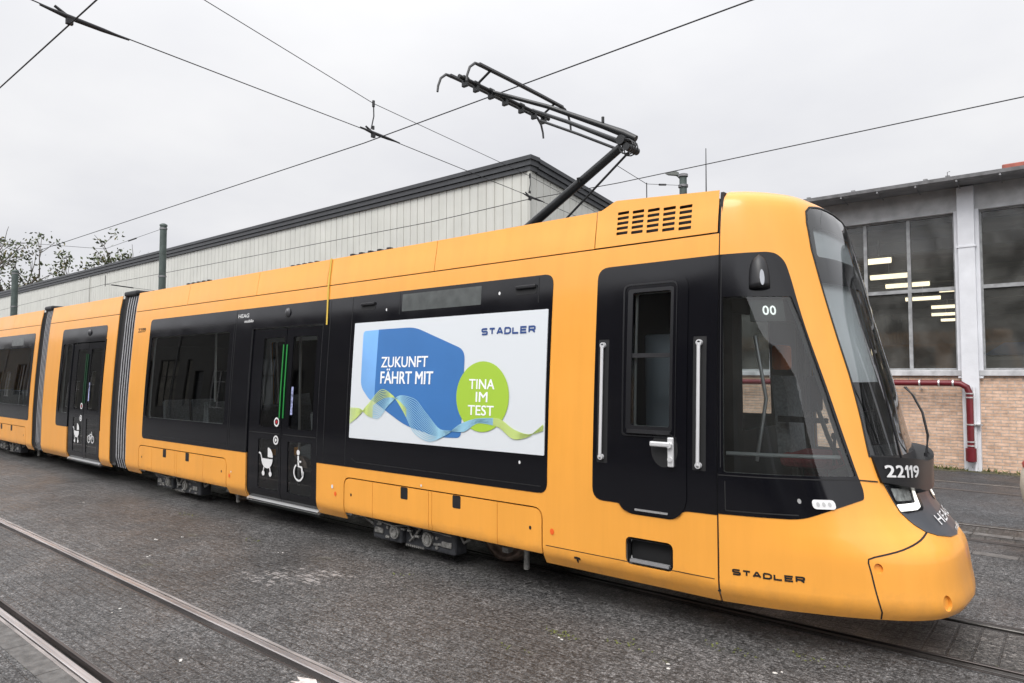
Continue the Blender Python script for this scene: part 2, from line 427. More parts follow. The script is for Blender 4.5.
def strip(pts, w_):
    """polyline -> polygon of width w_ in (s,z)"""
    l = []; r = []
    for i, p in enumerate(pts):
        a = Vector(pts[max(i - 1, 0)]); b = Vector(pts[min(i + 1, len(pts) - 1)]); t = (b - a).normalized(); n = Vector((-t.y, t.x)) * w_ / 2; p = Vector(p)
        l.append(tuple(p + n)); r.append(tuple(p - n))
    return l + r[::-1]
def flat(shapes, off, side=1):
    """small (s,z) polygons lying on the skin, following its curve"""
    mb = MB()
    for poly in shapes:
        pl = dens(poly, .05, .06); V = [Vector(p) for p in pl]; E = [(i, (i + 1) % len(pl)) for i in range(len(pl))]
        r = delaunay_2d_cdt(V, E, [], 0, 1e-6); v2 = r[0]
        if max(p[1] for p in poly) - min(p[1] for p in poly) > .15 and max(p[0] for p in poly) - min(p[0] for p in poly) > .1:
            zs = [p[1] for p in poly]; z = min(zs) + .05
            xs = [p[0] for p in poly]
            while z < max(zs):
                x = min(xs) + .02
                while x < max(xs):
                    if inside((x, z), poly): V.append(Vector((x, z)))
                    x += .12
                z += .06
            r = delaunay_2d_cdt(V, E, [], 0, 1e-6); v2 = r[0]
        fs = []
        for f in r[2]:
            c = (v2[f[0]] + v2[f[1]] + v2[f[2]]) / 3
            if inside(c, poly): fs.append(tuple(f) if (v2[f[1]] - v2[f[0]]).cross(v2[f[2]] - v2[f[0]]) > 0 else tuple(reversed(f)))
        mb.add([S3(p[0], p[1], side) + NRM(p[0], p[1], side) * off for p in v2], fs)
    return mb
def flat_each(name, shapes, off, m, par, side=1):
    return [flat([q], off, side).build(name, m, par, fixn=False) for q in shapes]

GLY = {'S': [[(1, 1), (.14, 1), (0, .88), (0, .62), (.14, .5), (.86, .5), (1, .38), (1, .12), (.86, 0), (0, 0)]], 'T': [[(0, 1), (1, 1)], [(.5, 1), (.5, 0)]], 'A': [[(0, 0), (.42, 1), (.58, 1), (1, 0)], [(.16, .30), (.84, .30)]],
       'D': [[(0, 1), (0, 0), (.72, 0), (1, .22), (1, .78), (.72, 1), (0, 1)]], 'L': [[(0, 1), (0, 0), (1, 0)]], 'E': [[(1, 1), (0, 1), (0, 0), (1, 0)], [(0, .5), (.92, .5)]], 'R': [[(0, 0), (0, 1), (.84, 1), (1, .88), (1, .58), (.84, .46), (0, .46)], [(.55, .46), (1, 0)]]}
def mitre(pts, w_):
    L_ = []; R_ = []
    for i, p in enumerate(pts):
        p = Vector(p); a = (p - Vector(pts[i - 1])).normalized() if i else None; b = (Vector(pts[i + 1]) - p).normalized() if i < len(pts) - 1 else None
        a = a or b; b = b or a; t = (a + b).normalized(); n = Vector((-t.y, t.x)); k = w_ / 2 / max(.5, abs(n.dot(Vector((-a.y, a.x))))); L_.append(p + n * k); R_.append(p - n * k)
    return L_, R_
def wide_lettering(name, word, box_, m, parent, off, th):
    """wide geometric capitals with strokes of even thickness"""
    s0, z0, s1, z1 = box_; n = len(word); gap = .17; cw = (s1 - s0) / (n + gap * (n - 1)); mb = MB(); lay = 0
    for i, ch in enumerate(word):
        x0 = s0 + i * cw * (1 + gap)
        for pl in GLY[ch]:
            q = [(x0 + th / 2 + (cw - th) * x, z0 + th / 2 + (z1 - z0 - th) * y) for x, y in pl]; L_, R_ = mitre(q, th); k = len(q); lay = (lay + 1) % 3
            pts = [S3(p[0], p[1]) + NRM(p[0], p[1]) * (off + lay * .0003) for p in L_ + R_]
            mb.add(pts, [(j, k + j, k + j + 1, j + 1) for j in range(k - 1)])
    return mb.build(name, m, parent, fixn=False)
# ------------------------------------------------------------------ the tram
tram = empty('tram', (-8, YC, 0), 'yellow articulated tram with black window bands, raised pantograph and number 22119 on its nose', 'tram')
tram.location = (0, 0, 0)
T = tram
def both(*a, **k):
    return [panel(*a, side=sd, **k) for sd in (1, -1)]
def seam(s0, z0, s1, z1, w_=.008, par=T, off=.0016):
    return flat([dens(strip([(s0, z0), (s1, z1)], w_), .08, .08)], off).build('panel_joint', BLKS, par, fixn=False)
def seams(lines, par, off=.0016):
    for pl in lines:
        w_ = .009
        if isinstance(pl[0], (int, float)): w_, pl = pl[0], pl[1]
        q = []
        for a, b in zip(pl, pl[1:]):
            k = max(1, int(max(abs(a[0] - b[0]) if max(a[0], b[0]) > SJ else 0, abs(a[1] - b[1])) / .05))
            q += [(a[0] + (b[0] - a[0]) * j / k, a[1] + (b[1] - a[1]) * j / k) for j in range(k)]
        q.append(pl[-1]); L_ = []; R_ = []
        for i, p in enumerate(q):
            t0 = (Vector(q[i]) - Vector(q[max(i - 1, 0)])); t1 = (Vector(q[min(i + 1, len(q) - 1)]) - Vector(q[i]))
            t = (t0.normalized() + t1.normalized()).normalized(); n = Vector((-t.y, t.x)) * w_ / 2; p = Vector(p); L_.append(p + n); R_.append(p - n)
        mb = MB(); pts = [S3(p[0], p[1]) + NRM(p[0], p[1]) * off for p in L_ + R_]; k = len(q)
        mb.add(pts, [(i, k + i, k + i + 1, i + 1) for i in range(k - 1)]); mb.build('panel_joint', BLKS, par, fixn=False)

def glazing(poly, par, m=GL_D, off=-.004, side=1, name='window', label=None):
    return panel(name, poly, m, par, side=side, off=off, thick=0, label=label)
def shell(name, s0, s1, notches, holes, par, sides=(1, -1), z1=3.085):
    """yellow side wall; notches = [(sa, sb, ztop, radius)] cut from the bottom edge"""
    pts = [(s0, .30)]; rad = [0]
    for a, b, zt, r in sorted(notches):
        if zt > 2: pts += [(a, .30), (a, .93), (a - .03, .93), (a - .03, zt + .03), (b + .03, zt + .03), (b + .03, .93), (b, .93), (b, .30)]; rad += [0] * 8
        else: pts += [(a, .30), (a, zt), (b, zt), (b, .30)]; rad += [0, r, r, 0]
    pts += [(s1, .30), (s1, z1), (s0, z1)]; rad += [0, 0, 0]
    poly = rr(pts, rad)
    for sd in sides:
        panel(name, poly, YEL, par, [grow_poly(h, .018) for h in holes], side=sd, thick=.012)
        panel('wall_lining', poly, INT, par, holes, side=sd, off=-.06, thick=.02, flip=True)
def roof_panels(cuts, par, top=3.432):
    for a, b in zip(cuts, cuts[1:]):
        for sd in (1, -1): panel('roof_panel', rect(a + .004, 3.097, b - .004, top, 0), YEL, par, side=sd, thick=.012)
def hull(s0, s1, par):
    m = MB(); m.box((s0 + .04, 5.20, 3.30), (s1 - .04, 7.14, 3.38)); m.build('roof', mat('roof_grey', (.10, .10, .105), .6, noise=.2), par)
    m = MB(); m.box((s0 + .04, 5.07, .40), (s1 - .04, 7.27, .43)); m.build('floor', INTD, par)
    m = MB(); m.box((s0 + .04, 5.14, 2.98), (s1 - .04, 7.20, 3.02)); m.build('ceiling', INT, par)
    for x in (s0 + .005, s1 - .035):
        m = MB(); prof = [(4.962, .40), (4.957, 1.0), (4.974, 1.6), (5.006, 2.2), (5.056, 2.9), (5.074, 3.1), (5.105, 3.30), (5.115, 3.38)]; pl = list(prof)
        inn = [(5.26, 2.5), (5.26, .40)]
        m.prism(pl + [(2 * YC - y, z) for y, z in pl[::-1]] + [(2 * YC - y, z) for y, z in inn[::-1]] + inn, x, x + .03, 'x'); m.build('end_wall', INTD, par)
def hatch(a, b, cuts, latches, par, ztop=.783, zb=.385):
    cs = [a + .012] + cuts + [b - .012]
    for i, (p, q) in enumerate(zip(cs, cs[1:])):
        r = [0, 0, .10 if i == len(cs) - 2 else 0, .10 if i == 0 else 0]
        pl = rr([(p + .003, zb), (q - .003, zb), (q - .003, ztop), (p + .003, ztop)], r)
        h = panel('bogie_cover', pl, YEL, par, thick=.025); panel('bogie_cover', pl, YEL, par, side=-1, thick=.025)
        if i in (0, len(cs) - 2):
            c = (p + .13 if i == 0 else q - .13, .60); flat([disc(c, .014, .018, 12)], .002).build('lock', BLKM, h, fixn=False)
    for l in latches:
        panel('latch_pocket', rect(l - .055, ztop - .125, l + .055, ztop, .015), BLKM, par, off=.003, thick=.006)
    # dark backing so the cover's joints read as gaps
    flat([rect(a, zb + .02, b, ztop + .014)], -.03).build('cover_backing', BLKS, par, fixn=False)
def bogie(x0, x1, wheels, par):
    b = empty('bogie', (0, 0, 0)); b.parent = par
    for wx in wheels:
        for sy in (1, -1):
            yw = YC + sy * -.5
            m = MB(); sgn = -1 if sy > 0 else 1
            prof = [(.05, -.05), (.12, -.055), (.13, -.03), (.24, -.03), (.25, -.055), (.30, -.055), (.30, .03), (.325, .035), (.325, .06), (.05, .06)]
            vs = []; fs = []; n = 32
            for r_, t in prof:
                for k in range(n): a = 2 * pi * k / n; vs.append((wx + r_ * cos(a), yw + sgn * -t * (1 if sy > 0 else 1) * 1.0, .31 + r_ * sin(a)))
            for i in range(len(prof) - 1):
                for k in range(n): a = i * n + k; c = i * n + (k + 1) % n; fs.append((a, c, c + n, a + n))
            m.add(vs, fs, True); m.build('wheel', mat('wheel_steel', (.30, .22, .18), .5, metal=.5, noise=.5, nscale=15, rvar=.15), b)
        m = MB(); m.cyl((wx, YC - .55, .31), (wx, YC + .55, .31), .07); m.build('axle', BLKM, b)
    FR = mat('bogie_frame_grey', (.035, .037, .042), .45, noise=.35, nscale=18, rvar=.12)
    LT = mat('bogie_dirty_metal', (.27, .265, .25), .5, metal=.4, noise=.5, nscale=25)
    for sy in (1, -1):
        y = lambda t: YC + (t - .17 - YC) * sy
        L_ = x1 - x0; m = MB()
        m.box((x0, y(5.28), .12), (x0 + L_ * .37, y(5.46), .395), .02); m.box((x1 - L_ * .37, y(5.28), .12), (x1, y(5.46), .395), .02)
        m.box((x0 + L_ * .37, y(5.34), .09), (x1 - L_ * .37, y(5.5), .34), .015); m.build('side_frame', FR, b)
        m = MB()
        for cx2 in (x0 + L_ * .30, x1 - L_ * .30):
            m.cyl((cx2, y(5.25), .24), (cx2, y(5.29), .24), .075); m.ring((cx2, y(5.252), .24), (0, -sy, 0), .035, .05, .012)
        for cx2 in (x0 + L_ * .20, x1 - L_ * .20):
            for zz_ in (.17, .27): m.cyl((cx2, y(5.265), zz_), (cx2, y(5.285), zz_), .018, 10)
        for cx2 in (x0 + L_ * .09, x1 - L_ * .09): m.box((cx2 - .07, y(5.262), .19), (cx2 + .07, y(5.285), .25), .008)
        for k in range(9): xx = x0 + L_ * (.40 + .025 * k); m.cyl((xx, y(5.32), .11), (xx, y(5.345), .11), .012, 8)
        m.tube([(x0 + L_ * .42, y(5.32), .33), (x0 + L_ * .5, y(5.30), .20), (x0 + L_ * .58, y(5.32), .33)], .018)
        m.tube([(x0 + L_ * .44, y(5.32), .16), (x0 + L_ * .56, y(5.31), .28)], .012)
        for k in range(14):
            xx = x0 + L_ * (.05 + .9 * rnd.random()); zz_ = rnd.uniform(.14, .36); m.box((xx - .03, y(5.262), zz_ - .012), (xx + .03, y(5.30), zz_ + .012), .005)
        m.tube([(x0 + .02, y(5.25), .34), (x0 + L_ * .3, y(5.24), .31), (x0 + L_ * .5, y(5.25), .35), (x1 - .02, y(5.24), .33)], .010, 6)
        m.tube([(x0 - .28, y(5.36), .36), (x0 - .15, y(5.33), .30), (x0 - .02, y(5.34), .25)], .022)
        m.box((x0 - .33, y(5.34), .30), (x0 - .22, y(5.42), .37), .01)
        m.tube([(x1 + .02, y(5.34), .33), (x1 + .1, y(5.31), .27), (x1 + .15, y(5.34), .31)], .018)
        m.box((wheels[-1] + .34, y(5.36), .24), (wheels[-1] + .42, y(5.44), .30), .01); m.cyl((wheels[-1] + .62, y(5.40), .12), (wheels[-1] + .62, y(5.40), .34), .028)
        m.build('fittings', LT, b)
    m = MB(); m.box((x0 + .2, YC - .45, .16), (x1 - .2, YC + .45, .36)); m.build('bogie_bolster', BLKM, b)
    return b
def seats(xs, par, y0=5.22, dirs=None):
    for i, x in enumerate(xs):
        s_ = 1 if (i % 2 == 0) else -1
        for y1 in (y0, y0 + .47, 6.65):
            m = MB(); m.box((x - .22, y1, .88), (x + .22, y1 + .43, .97), .03); m.prism([(x - s_ * .22, .9), (x - s_ * .29, .93), (x - s_ * .38, 1.52), (x - s_ * .30, 1.55)], y1 + .01, y1 + .42)
            m.box((x - .15, y1 + .15, .38), (x + .15, y1 + .28, .88))
            m.build('passenger_seat', SEATG, par)
def icon_stroller(cx2, cz, k):
    sh = []
    bowl = [(cx2 - .9 * k, cz + .25 * k)] + [(cx2 - .1 * k + .8 * k * cos(a), cz + .25 * k + .75 * k * sin(a)) for a in [pi + pi * j / 12 for j in range(13)]]
    sh.append(bowl[1:])
    hood = [(cx2 + .02 * k, cz + .38 * k)] + [(cx2 + .02 * k + .7 * k * cos(a), cz + .38 * k + .75 * k * sin(a)) for a in [pi / 2 * j / 8 for j in range(9)]]
    sh.append(hood)
    sh.append(strip([(cx2 - .85 * k, cz + .25 * k), (cx2 - 1.0 * k, cz + .62 * k), (cx2 - 1.25 * k, cz + .66 * k)], .14 * k))
    sh.append(strip([(cx2 - .5 * k, cz - .4 * k), (cx2 - .6 * k, cz - .72 * k)], .12 * k)); sh.append(strip([(cx2 + .3 * k, cz - .4 * k), (cx2 + .4 * k, cz - .72 * k)], .12 * k))
    for dx in (-.6, .4): sh.append(disc((cx2 + dx * k, cz - .9 * k), .2 * k, .2 * k, 16))
    return sh
def icon_wheelchair(cx2, cz, k):
    sh = [disc((cx2 - .05 * k, cz + 1.15 * k), .2 * k, .2 * k, 16)]
    sh.append(strip([(cx2 - .05 * k, cz + .9 * k), (cx2, cz + .15 * k), (cx2 + .4 * k, cz + .1 * k), (cx2 + .55 * k, cz - .5 * k)], .2 * k))
    sh.append(strip([(cx2, cz + .5 * k), (cx2 + .35 * k, cz + .5 * k)], .13 * k))
    arc = [(cx2 + .02 * k + .6 * k * cos(a), cz - .3 * k + .6 * k * sin(a)) for a in [radians(120 + 250 * j / 20) for j in range(21)]]
    q = []
    for a, b in zip(arc, arc[1:]): sh.append(strip([a, b], .14 * k))
    sh.append(strip([(cx2 - .75 * k, cz + .2 * k), (cx2 - .8 * k, cz - .8 * k)], .13 * k)) if False else None
    return [s_ for s_ in sh if s_]
def icon_bike(cx2, cz, k):
    sh = []
    for dx in (-.55, .55):
        arc = [(cx2 + dx * k + .38 * k * cos(a), cz - .35 * k + .38 * k * sin(a)) for a in [2 * pi * j / 16 for j in range(17)]]
        for a, b in zip(arc, arc[1:]): sh.append(strip([a, b], .12 * k))
    for a, b in (((-.55, -.35), (-.2, .2)), ((-.2, .2), (.35, .2)), ((.35, .2), (0, -.35)), ((0, -.35), (-.55, -.35)), ((-.2, .2), (0, -.35)), ((.25, .5), (.55, -.35))):
        sh.append(strip([(cx2 + a[0] * k, cz + a[1] * k), (cx2 + b[0] * k, cz + b[1] * k)], .11 * k))
    return sh
def door_pair(s0, s1, par, icons, mid=None, hm_=None):
    """two plug door leaves with glass, green edge handles, buttons and stickers"""
    mid = mid or (s0 + s1) / 2; zb, zt = .335, 2.60
    for a, b, k in ((s0 + .008, mid - .006, 0), (mid + .006, s1 - .008, 1)):
        g0, g1 = (a + .27 * (b - a) / .8, b - .04) if k == 0 else (a + .15, b - .12)
        up = rect(g0, 1.29, g1, 2.48, .03); lo = rect(g0, .47, g1, 1.13, .03)
        dl = None
        for sd in (1, -1):
            p = panel('door_leaf', rect(a, zb, b, zt, .02), BLK, par, [up, lo], side=sd, off=-.012, thick=.04)
            if sd > 0: dl = p
            for q in (up, lo): glazing(q, p, off=-.02, side=sd, name='door_glass')
        seams([(.012, [(a + .05, 1.21), (b - .03, 1.21)])], dl, off=-.009)
        hx = b - .035 if k == 0 else a + .035
        m = MB(); m.tube([S3(hx, z) + Vector((0, .0, 0)) for z in (1.42, 1.8, 2.38)], .009, 8); m.build('edge_handle', hm_ or GRN, dl)
        if k == 0:
            for (bx, bz, r_) in ((b - .10, 1.365, .05), (b - .10, 1.13, .05)):
                sh = []
                n_ = 24
                arc = [(bx + r_ * cos(2 * pi * j / n_), bz + r_ * sin(2 * pi * j / n_)) for j in range(n_ + 1)]
                flat([strip([p_, q_], .022) for p_, q_ in zip(arc, arc[1:])], -.003).build('button_ring', WHT, dl, fixn=False)
                flat([disc((bx, bz), .022, .022, 14)], -.002).build('button', mat('button_red', (.45, .02, .03), .4) if bz > 1.25 else WHT, dl, fixn=False)
        else:
            flat([rect(a + .19, 1.47, a + .235, 1.83, .004)], -.005).build('sticker', mat('sticker_blue', (.30, .33, .60), .5, noise=.9, nscale=25), dl, fixn=False)
        if icons[k]: flat(icons[k](0.5 * (g0 + g1), .83 - .02 * k, .17), -.005).build('pictogram', WHT, dl, fixn=False)
    panel('door_sill', rect(s0, .285, s1, .325, .004), ALU, par, off=.035, thick=.08)
    panel('door_sill', rect(s0 + .02, .25, s1 - .02, .275, .004), mat('sill_dark', (.16, .16, .165), .5, metal=.6), par, off=.06, thick=.08)
    seams([[(s0, .33), (s0, 2.62), (s1, 2.62), (s1, .33)]], par, off=.004)
    m = MB(); c = S3(mid + .01, 2.80); m.lathe((0, 0, 0), [(0, .045), (.02, .042), (.038, .025), (.045, 0)], 16)
    m.v = [(c.x + x, c.y - z, c.z + y * 1.5) for x, y, z in m.v]; m.build('door_camera', mat('cam_grey', (.06, .06, .065), .3), par)
    for gx2 in (s0 + .35, s1 - .35):
        m = MB(); m.tube([(gx2, 5.55, .4), (gx2, 5.55, 2.95)], .018); m.build('grab_pole', ALU, par)

# ---- front car
front = T
W1 = rr([(-12.10, 1.27), (-9.47, 1.27), (-9.47, 2.61), (-12.08, 2.61)], .06)
DISP = rect(-5.74, 2.685, -4.56, 2.875, .01)
FOOT = rect(-2.87, .47, -2.485, .655, .035)
CW = rr([(-2.835, 1.575), (-2.49, 1.575), (-2.49, 2.67), (-2.865 + .03, 2.67)], .02)
W2 = rect(-6.45, 1.30, -3.85, 2.55, .05)          # far side passenger window
shell('side_wall', -12.85, -2.107, [(-12.32, -9.355, .797, .11), (-8.83, -7.19, 2.62, 0), (-6.645, -3.735, .797, .11)], [W1, CW, FOOT], front, sides=(1,))
shell('side_wall', -12.85, -2.107, [(-12.32, -9.355, .797, .11), (-8.83, -7.19, 2.62, 0), (-6.645, -3.735, .797, .11)], [W1, CW, W2], front, sides=(-1,))
roof_panels([-12.85, -10.91, -8.84, -7.19, -5.27, -3.245], front)
hull(-12.85, -2.13, front)
# black bands
B1 = rr([(-12.19, .915), (-8.83, .915), (-8.83, 2.62), (-7.19, 2.62), (-7.19, .915), (-3.685, .925), (-3.675, 2.915), (-12.17, 2.915)], [.07, 0, 0, 0, 0, .10, .10, .09])
panel('window_band', B1, BLK, front, [W1], off=.004, thick=.03)
panel('window_band', B1, BLK, front, [W1, W2], side=-1, off=.004, thick=.03)
glazing(W1, front, label='dark window with grey seat backs behind it'); glazing(W1, front, side=-1); glazing(W2, front, side=-1)
seams([[(-12.1, 2.72), (-9.35, 2.72), (-9.35, .98), (-12.1, .98)], [(-9.30, .93), (-9.30, 2.9)], [(-8.85, 2.62), (-8.85, .93)], [(-7.05, .93), (-7.05, 2.9)], [(-6.62, .93), (-6.62, 2.9)], [(-6.5, 1.02), (-6.42, .985), (-3.75, .985)]], front, off=.0052)
door_pair(-8.83, -7.19, front, [icon_stroller, icon_wheelchair], mid=-8.0)
# second black area round the cab door
B2 = rr([(-3.205, .935), (-2.93, .935), (-2.86, .86), (-2.45, .86), (-2.38, .94), (-2.1035, .945), (-2.1035, 2.915), (-3.195, 2.915)], [.11, .05, .05, .05, .05, 0, 0, .11])
for sd in (1, -1):
    panel('cab_door_surround', B2, BLK, front, [CW] + ([rect(-3.165, 1.25, -3.06, 2.29, .01), rect(-2.30, 1.26, -2.19, 2.29, .01)] if sd > 0 else []), side=sd, off=.004, thick=.03)
flat_each('handrail_recess', [rect(-3.17, 1.24, -3.055, 2.30), rect(-2.305, 1.25, -2.185, 2.30)], .0022, BLKS, front)
cdp = rr([(-2.975, .985), (-2.90, .875), (-2.42, .875), (-2.345, .985), (-2.345, 2.80), (-2.985, 2.80)], [.09, .06, .06, .09, .13, .13])
cdi = rr([(-2.90, 1.50), (-2.44, 1.50), (-2.44, 2.73), (-2.91, 2.73)], [.03, .03, .05, .05])
cab_door = panel('cab_door', cdp, BLK, front, [CW], off=.014, thick=.012)
panel('door_frame', rr([(-2.915, 1.49), (-2.435, 1.49), (-2.435, 2.745), (-2.925, 2.745)], [.03, .03, .06, .06]), mat('black_satin', (.012, .012, .014), .3), cab_door, [cdi], off=.021, thick=.008)
panel('door_frame', rect(-2.88, 1.535, -2.465, 2.70, .03), mat('black_satin', (.012, .012, .014), .3), cab_door, [CW], off=.018, thick=.006)
glazing(CW, cab_door, name='window', off=-.006); glazing(CW, front, name='window', off=-.006, side=-1)
panel('transom', rect(-2.84, 2.13, -2.485, 2.165, 0), BLKM, cab_door, off=.010, thick=.02)
panel('transom', rect(-2.86, 1.515, -2.475, 1.545, .008), BLKM, cab_door, off=.034, thick=.02)
flat([disc((-2.53, 1.40), .115, .14, 28)], .0152).build('handle_recess', BLKS, cab_door, fixn=False)
m = MB(); c = S3(-2.46, 1.38)
m.box((c.x - .03, c.y - .045, 1.27), (c.x + .02, c.y - .02, 1.50), .008); m.box((c.x - .17, c.y - .075, 1.425), (c.x + .0, c.y - .05, 1.465), .01); m.cyl((c.x - .005, c.y - .07, 1.44), (c.x - .005, c.y - .02, 1.44), .022, 12)
m.cyl((c.x - .005, c.y - .055, 1.33), (c.x - .005, c.y - .03, 1.33), .02, 12)
m.build('door_handle', mat('silver_handle', (.75, .75, .76), .35, metal=.35), cab_door)
panel('kick_strip', rect(-2.79, .895, -2.50, .91, .004), ALU, cab_door, off=.024, thick=.02)
for hx in (-3.115, -2.245):
    m = MB(); a = S3(hx, 1.30); b = S3(hx, 2.24); o1 = Vector((0, -.03, 0))
    m.tube([a + Vector((0, .02, 0)), a + o1, a + o1 + Vector((0, 0, .03))] , .014, 10); m.tube([a + o1, b + o1], .014, 10); m.tube([b + o1, b + Vector((0, .02, 0))], .014, 10)
    m.cyl(a + o1, a + Vector((0, .01, 0)), .024); m.cyl(b + o1, b + Vector((0, .01, 0)), .024)
    m.build('handrail', mat('silver_handle', (.75, .75, .76), .35, metal=.35), front)
# foothold
panel('foothold_box', rect(-2.90, .44, -2.455, .685, .03), BLKS, front, off=-.075, thick=.004)
m = MB(); fp = [(-2.87, .47), (-2.485, .47), (-2.485, .655), (-2.87, .655)]
for (a, b) in zip(fp, fp[1:] + fp[:1]):
    p0 = S3(*a); p1 = S3(*b); i_ = Vector((0, .08, 0)); m.add([p0, p1, p1 + i_, p0 + i_], [(0, 1, 2, 3)])
m.build('foothold', BLKM, front)
panel('foothold_lip', rect(-2.85, .470, -2.505, .497, .004), mat('lip_metal', (.45, .45, .46), .4, metal=.6), front, off=-.002, thick=.03)
# grille panel with real slots
slots = []
for i in range(5):
    for j in range(5):
        x = -3.03 + i * .145; z = 3.395 - j * .045 - (i) * .009
        slots.append(rect(x, z - .026, x + .11, z, .006))
GP = rr([(-3.237, 3.097), (-2.118, 3.097), (-2.118, 3.435), (-3.06, 3.505), (-3.20, 3.435), (-3.237, 3.435)], [0, 0, 0, .02, .03, 0])
panel('ventilation_panel', GP, YEL, front, slots, off=.004, thick=.003, gs=.05)
panel('ventilation_panel', GP, YEL, front, side=-1, off=.004, thick=.02)
flat([rect(-3.1, 3.15, -2.25, 3.42)], -.03).build('grille_backing', BLKS, front, fixn=False)
hatch(-12.32, -9.355, [-11.80, -10.97, -10.90, -10.05], [-11.33, -10.55], front)
hatch(-6.645, -3.735, [-6.12, -5.215, -5.165, -4.275], [-5.59, -4.81], front)
seams([(.006, [(-8.83, .475), (-7.19, .475)])] if False else [(.006, [(-3.7, .47), (-2.13, .47)])], front)
flat_each('reflector', [disc((-3.63, .60), .022, .028, 14), disc((-9.27, .56), .022, .028, 14), disc((-6.8, .58), .022, .028, 14)], .004, mat('reflector_orange', (.85, .13, .02), .4), front)
flat_each('bolt_cap', [disc((-9.22, .62), .012, .014, 10), disc((-6.86, .66), .02, .024, 10), disc((-5.32, .83), .012, .014, 10), disc((-4.0, 1.18), .012, .016, 10), disc((-6.0, 2.72), .012, .016, 10), disc((-4.32, 2.78), .014, .018, 10)], .006, WHT, front)
flat([[(-3.40, .405), (-3.33, .40), (-3.335, .42), (-3.365, .425), (-3.395, .422)], rect(-3.375, .38, -3.355, .40), rect(-3.37, .37, -3.36, .405)], .002).build('jacking_mark', BLKS, front, fixn=False)
# yellow strap hanging from the roof onto the black band
m = MB(); pts = [S3(-7.16 + .05 * min(1, (3.44 - z) / .8), z) + NRM(-7.16, z) * .012 for z in (3.44, 3.3, 3.1, 3.0, 2.9, 2.75, 2.60)]
m.add([p + Vector((-.016, 0, 0)) for p in pts] + [p + Vector((.016, 0, 0)) for p in pts], [(i, i + 7, i + 8, i + 1) for i in range(6)]); m.build('tension_strap', mat('strap_yellow', (.62, .42, .06), .7), front, fixn=False)
# destination display and grilles of the poster section
panel('destination_display', DISP, mat('display_glass', (.075, .082, .08), .22, noise=.25, nscale=9), front, off=.006, thick=.002)
for c in ((-6.33, 2.79), (-3.99, 2.80)):
    m = flat([rect(c[0] - .13, c[1] - .055, c[0] + .13, c[1] + .03, .03)], .0062); m.build('speaker_grille', BLKS, front, fixn=False)
    m = MB(); q = S3(*c); m.box((q.x - .12, q.y - .03, c[1] + .0), (q.x + .12, q.y - .004, c[1] + .035), .01); m.build('grille_hood', BLKM, front)
seams([[(-3.84, 2.66), (-3.84, 2.90)], [(-5.78, 2.66), (-5.78, 2.9)]], front, off=.0052)
writing('operator_lettering', 'HEAG', (-9.26, 2.79, -8.97, 2.845), WHT, front, off=.006, bold=.014)
writing('operator_lettering', 'mobilo', (-9.08, 2.715, -8.84, 2.76), WHT, front, off=.006, bold=.02)
writing('fleet_number', '22119', (-12.66, 2.715, -12.36, 2.79), mat('print_dark', (.05, .03, .02), .6), front, off=.002, bold=.02)
seats([-11.7, -10.9, -10.2, -9.4], front); seats([-6.3, -5.5, -4.7, -4.0], front)
for gx2 in (-11.3, -9.8, -6.0, -4.4):
    m = MB(); m.tube([(gx2, 5.75, .4), (gx2, 5.75, 2.95)], .017); m.build('grab_pole', ALU, front)
m = MB(); m.box((-2.30, 5.08, .38), (-2.26, 5.9, 2.98)); m.box((-3.25, 5.08, .38), (-3.21, 7.2, 2.98)); m.box((-2.30, 5.9, .38), (-2.26, 7.2, 1.5)); m.build('cab_partition', INTD, front)
m = MB(); m.box((-3.0, 5.5, 1.3), (-2.6, 5.6, 2.35), .02); m.build('cab_locker', mat('locker_grey', (.30, .33, .37), .5), front)

# ---- advertising panel
ad = panel('advertising_panel', rr([(-6.545, 1.255), (-3.715, 1.262), (-3.715, 2.59), (-6.545, 2.59)], .012), POST, front, off=.012, thick=.008, label='white advertising panel with a blue shape, a green disc and thin waves')
BLU = mat('print_blue', (.045, .17, .44), .45, noise=.08, nscale=1.2); BLU2 = mat('print_light_blue', (.19, .42, .80), .45, noise=.2, nscale=1.0)
flat([dens(rr([(-6.375, 2.49), (-6.07, 2.496), (-6.07, 1.675), (-6.20, 1.70), (-6.37, 1.85)], [.05, 0, 0, .05, .08]), 1, 1)], .0135).build('printed_shape', BLU2, ad, fixn=False)
flat([rr([(-6.10, 2.497), (-5.50, 2.50), (-4.735, 2.235), (-4.75, 1.358), (-5.05, 1.345), (-5.58, 1.44), (-6.115, 1.68)], [0, .12, .10, .06, .15, .15, .0])], .0150).build('printed_shape', BLU, ad, fixn=False)
flat([disc((-4.482, 1.775), .345, .343, 48)], .0185).build('printed_disc', mat('print_green', (.36, .55, .05), .45), ad, fixn=False)
def spl(pts, x):
    return herm(x, pts)
wa = [(-6.54, 1.42), (-6.40, 1.50), (-6.2, 1.66), (-5.97, 1.82), (-5.8, 1.76), (-5.6, 1.58), (-5.42, 1.37), (-5.2, 1.30), (-4.95, 1.38), (-4.74, 1.50), (-4.5, 1.56), (-4.28, 1.57), (-4.05, 1.47), (-3.9, 1.44), (-3.72, 1.49)]
wb = [(-6.54, 1.60), (-6.38, 1.60), (-6.2, 1.52), (-6.05, 1.50), (-5.85, 1.66), (-5.66, 1.76), (-5.45, 1.73), (-5.25, 1.58), (-5.0, 1.42), (-4.74, 1.42), (-4.5, 1.52), (-4.28, 1.50), (-4.05, 1.39), (-3.9, 1.42), (-3.72, 1.54)]
groups = [[], []]
NW = 15
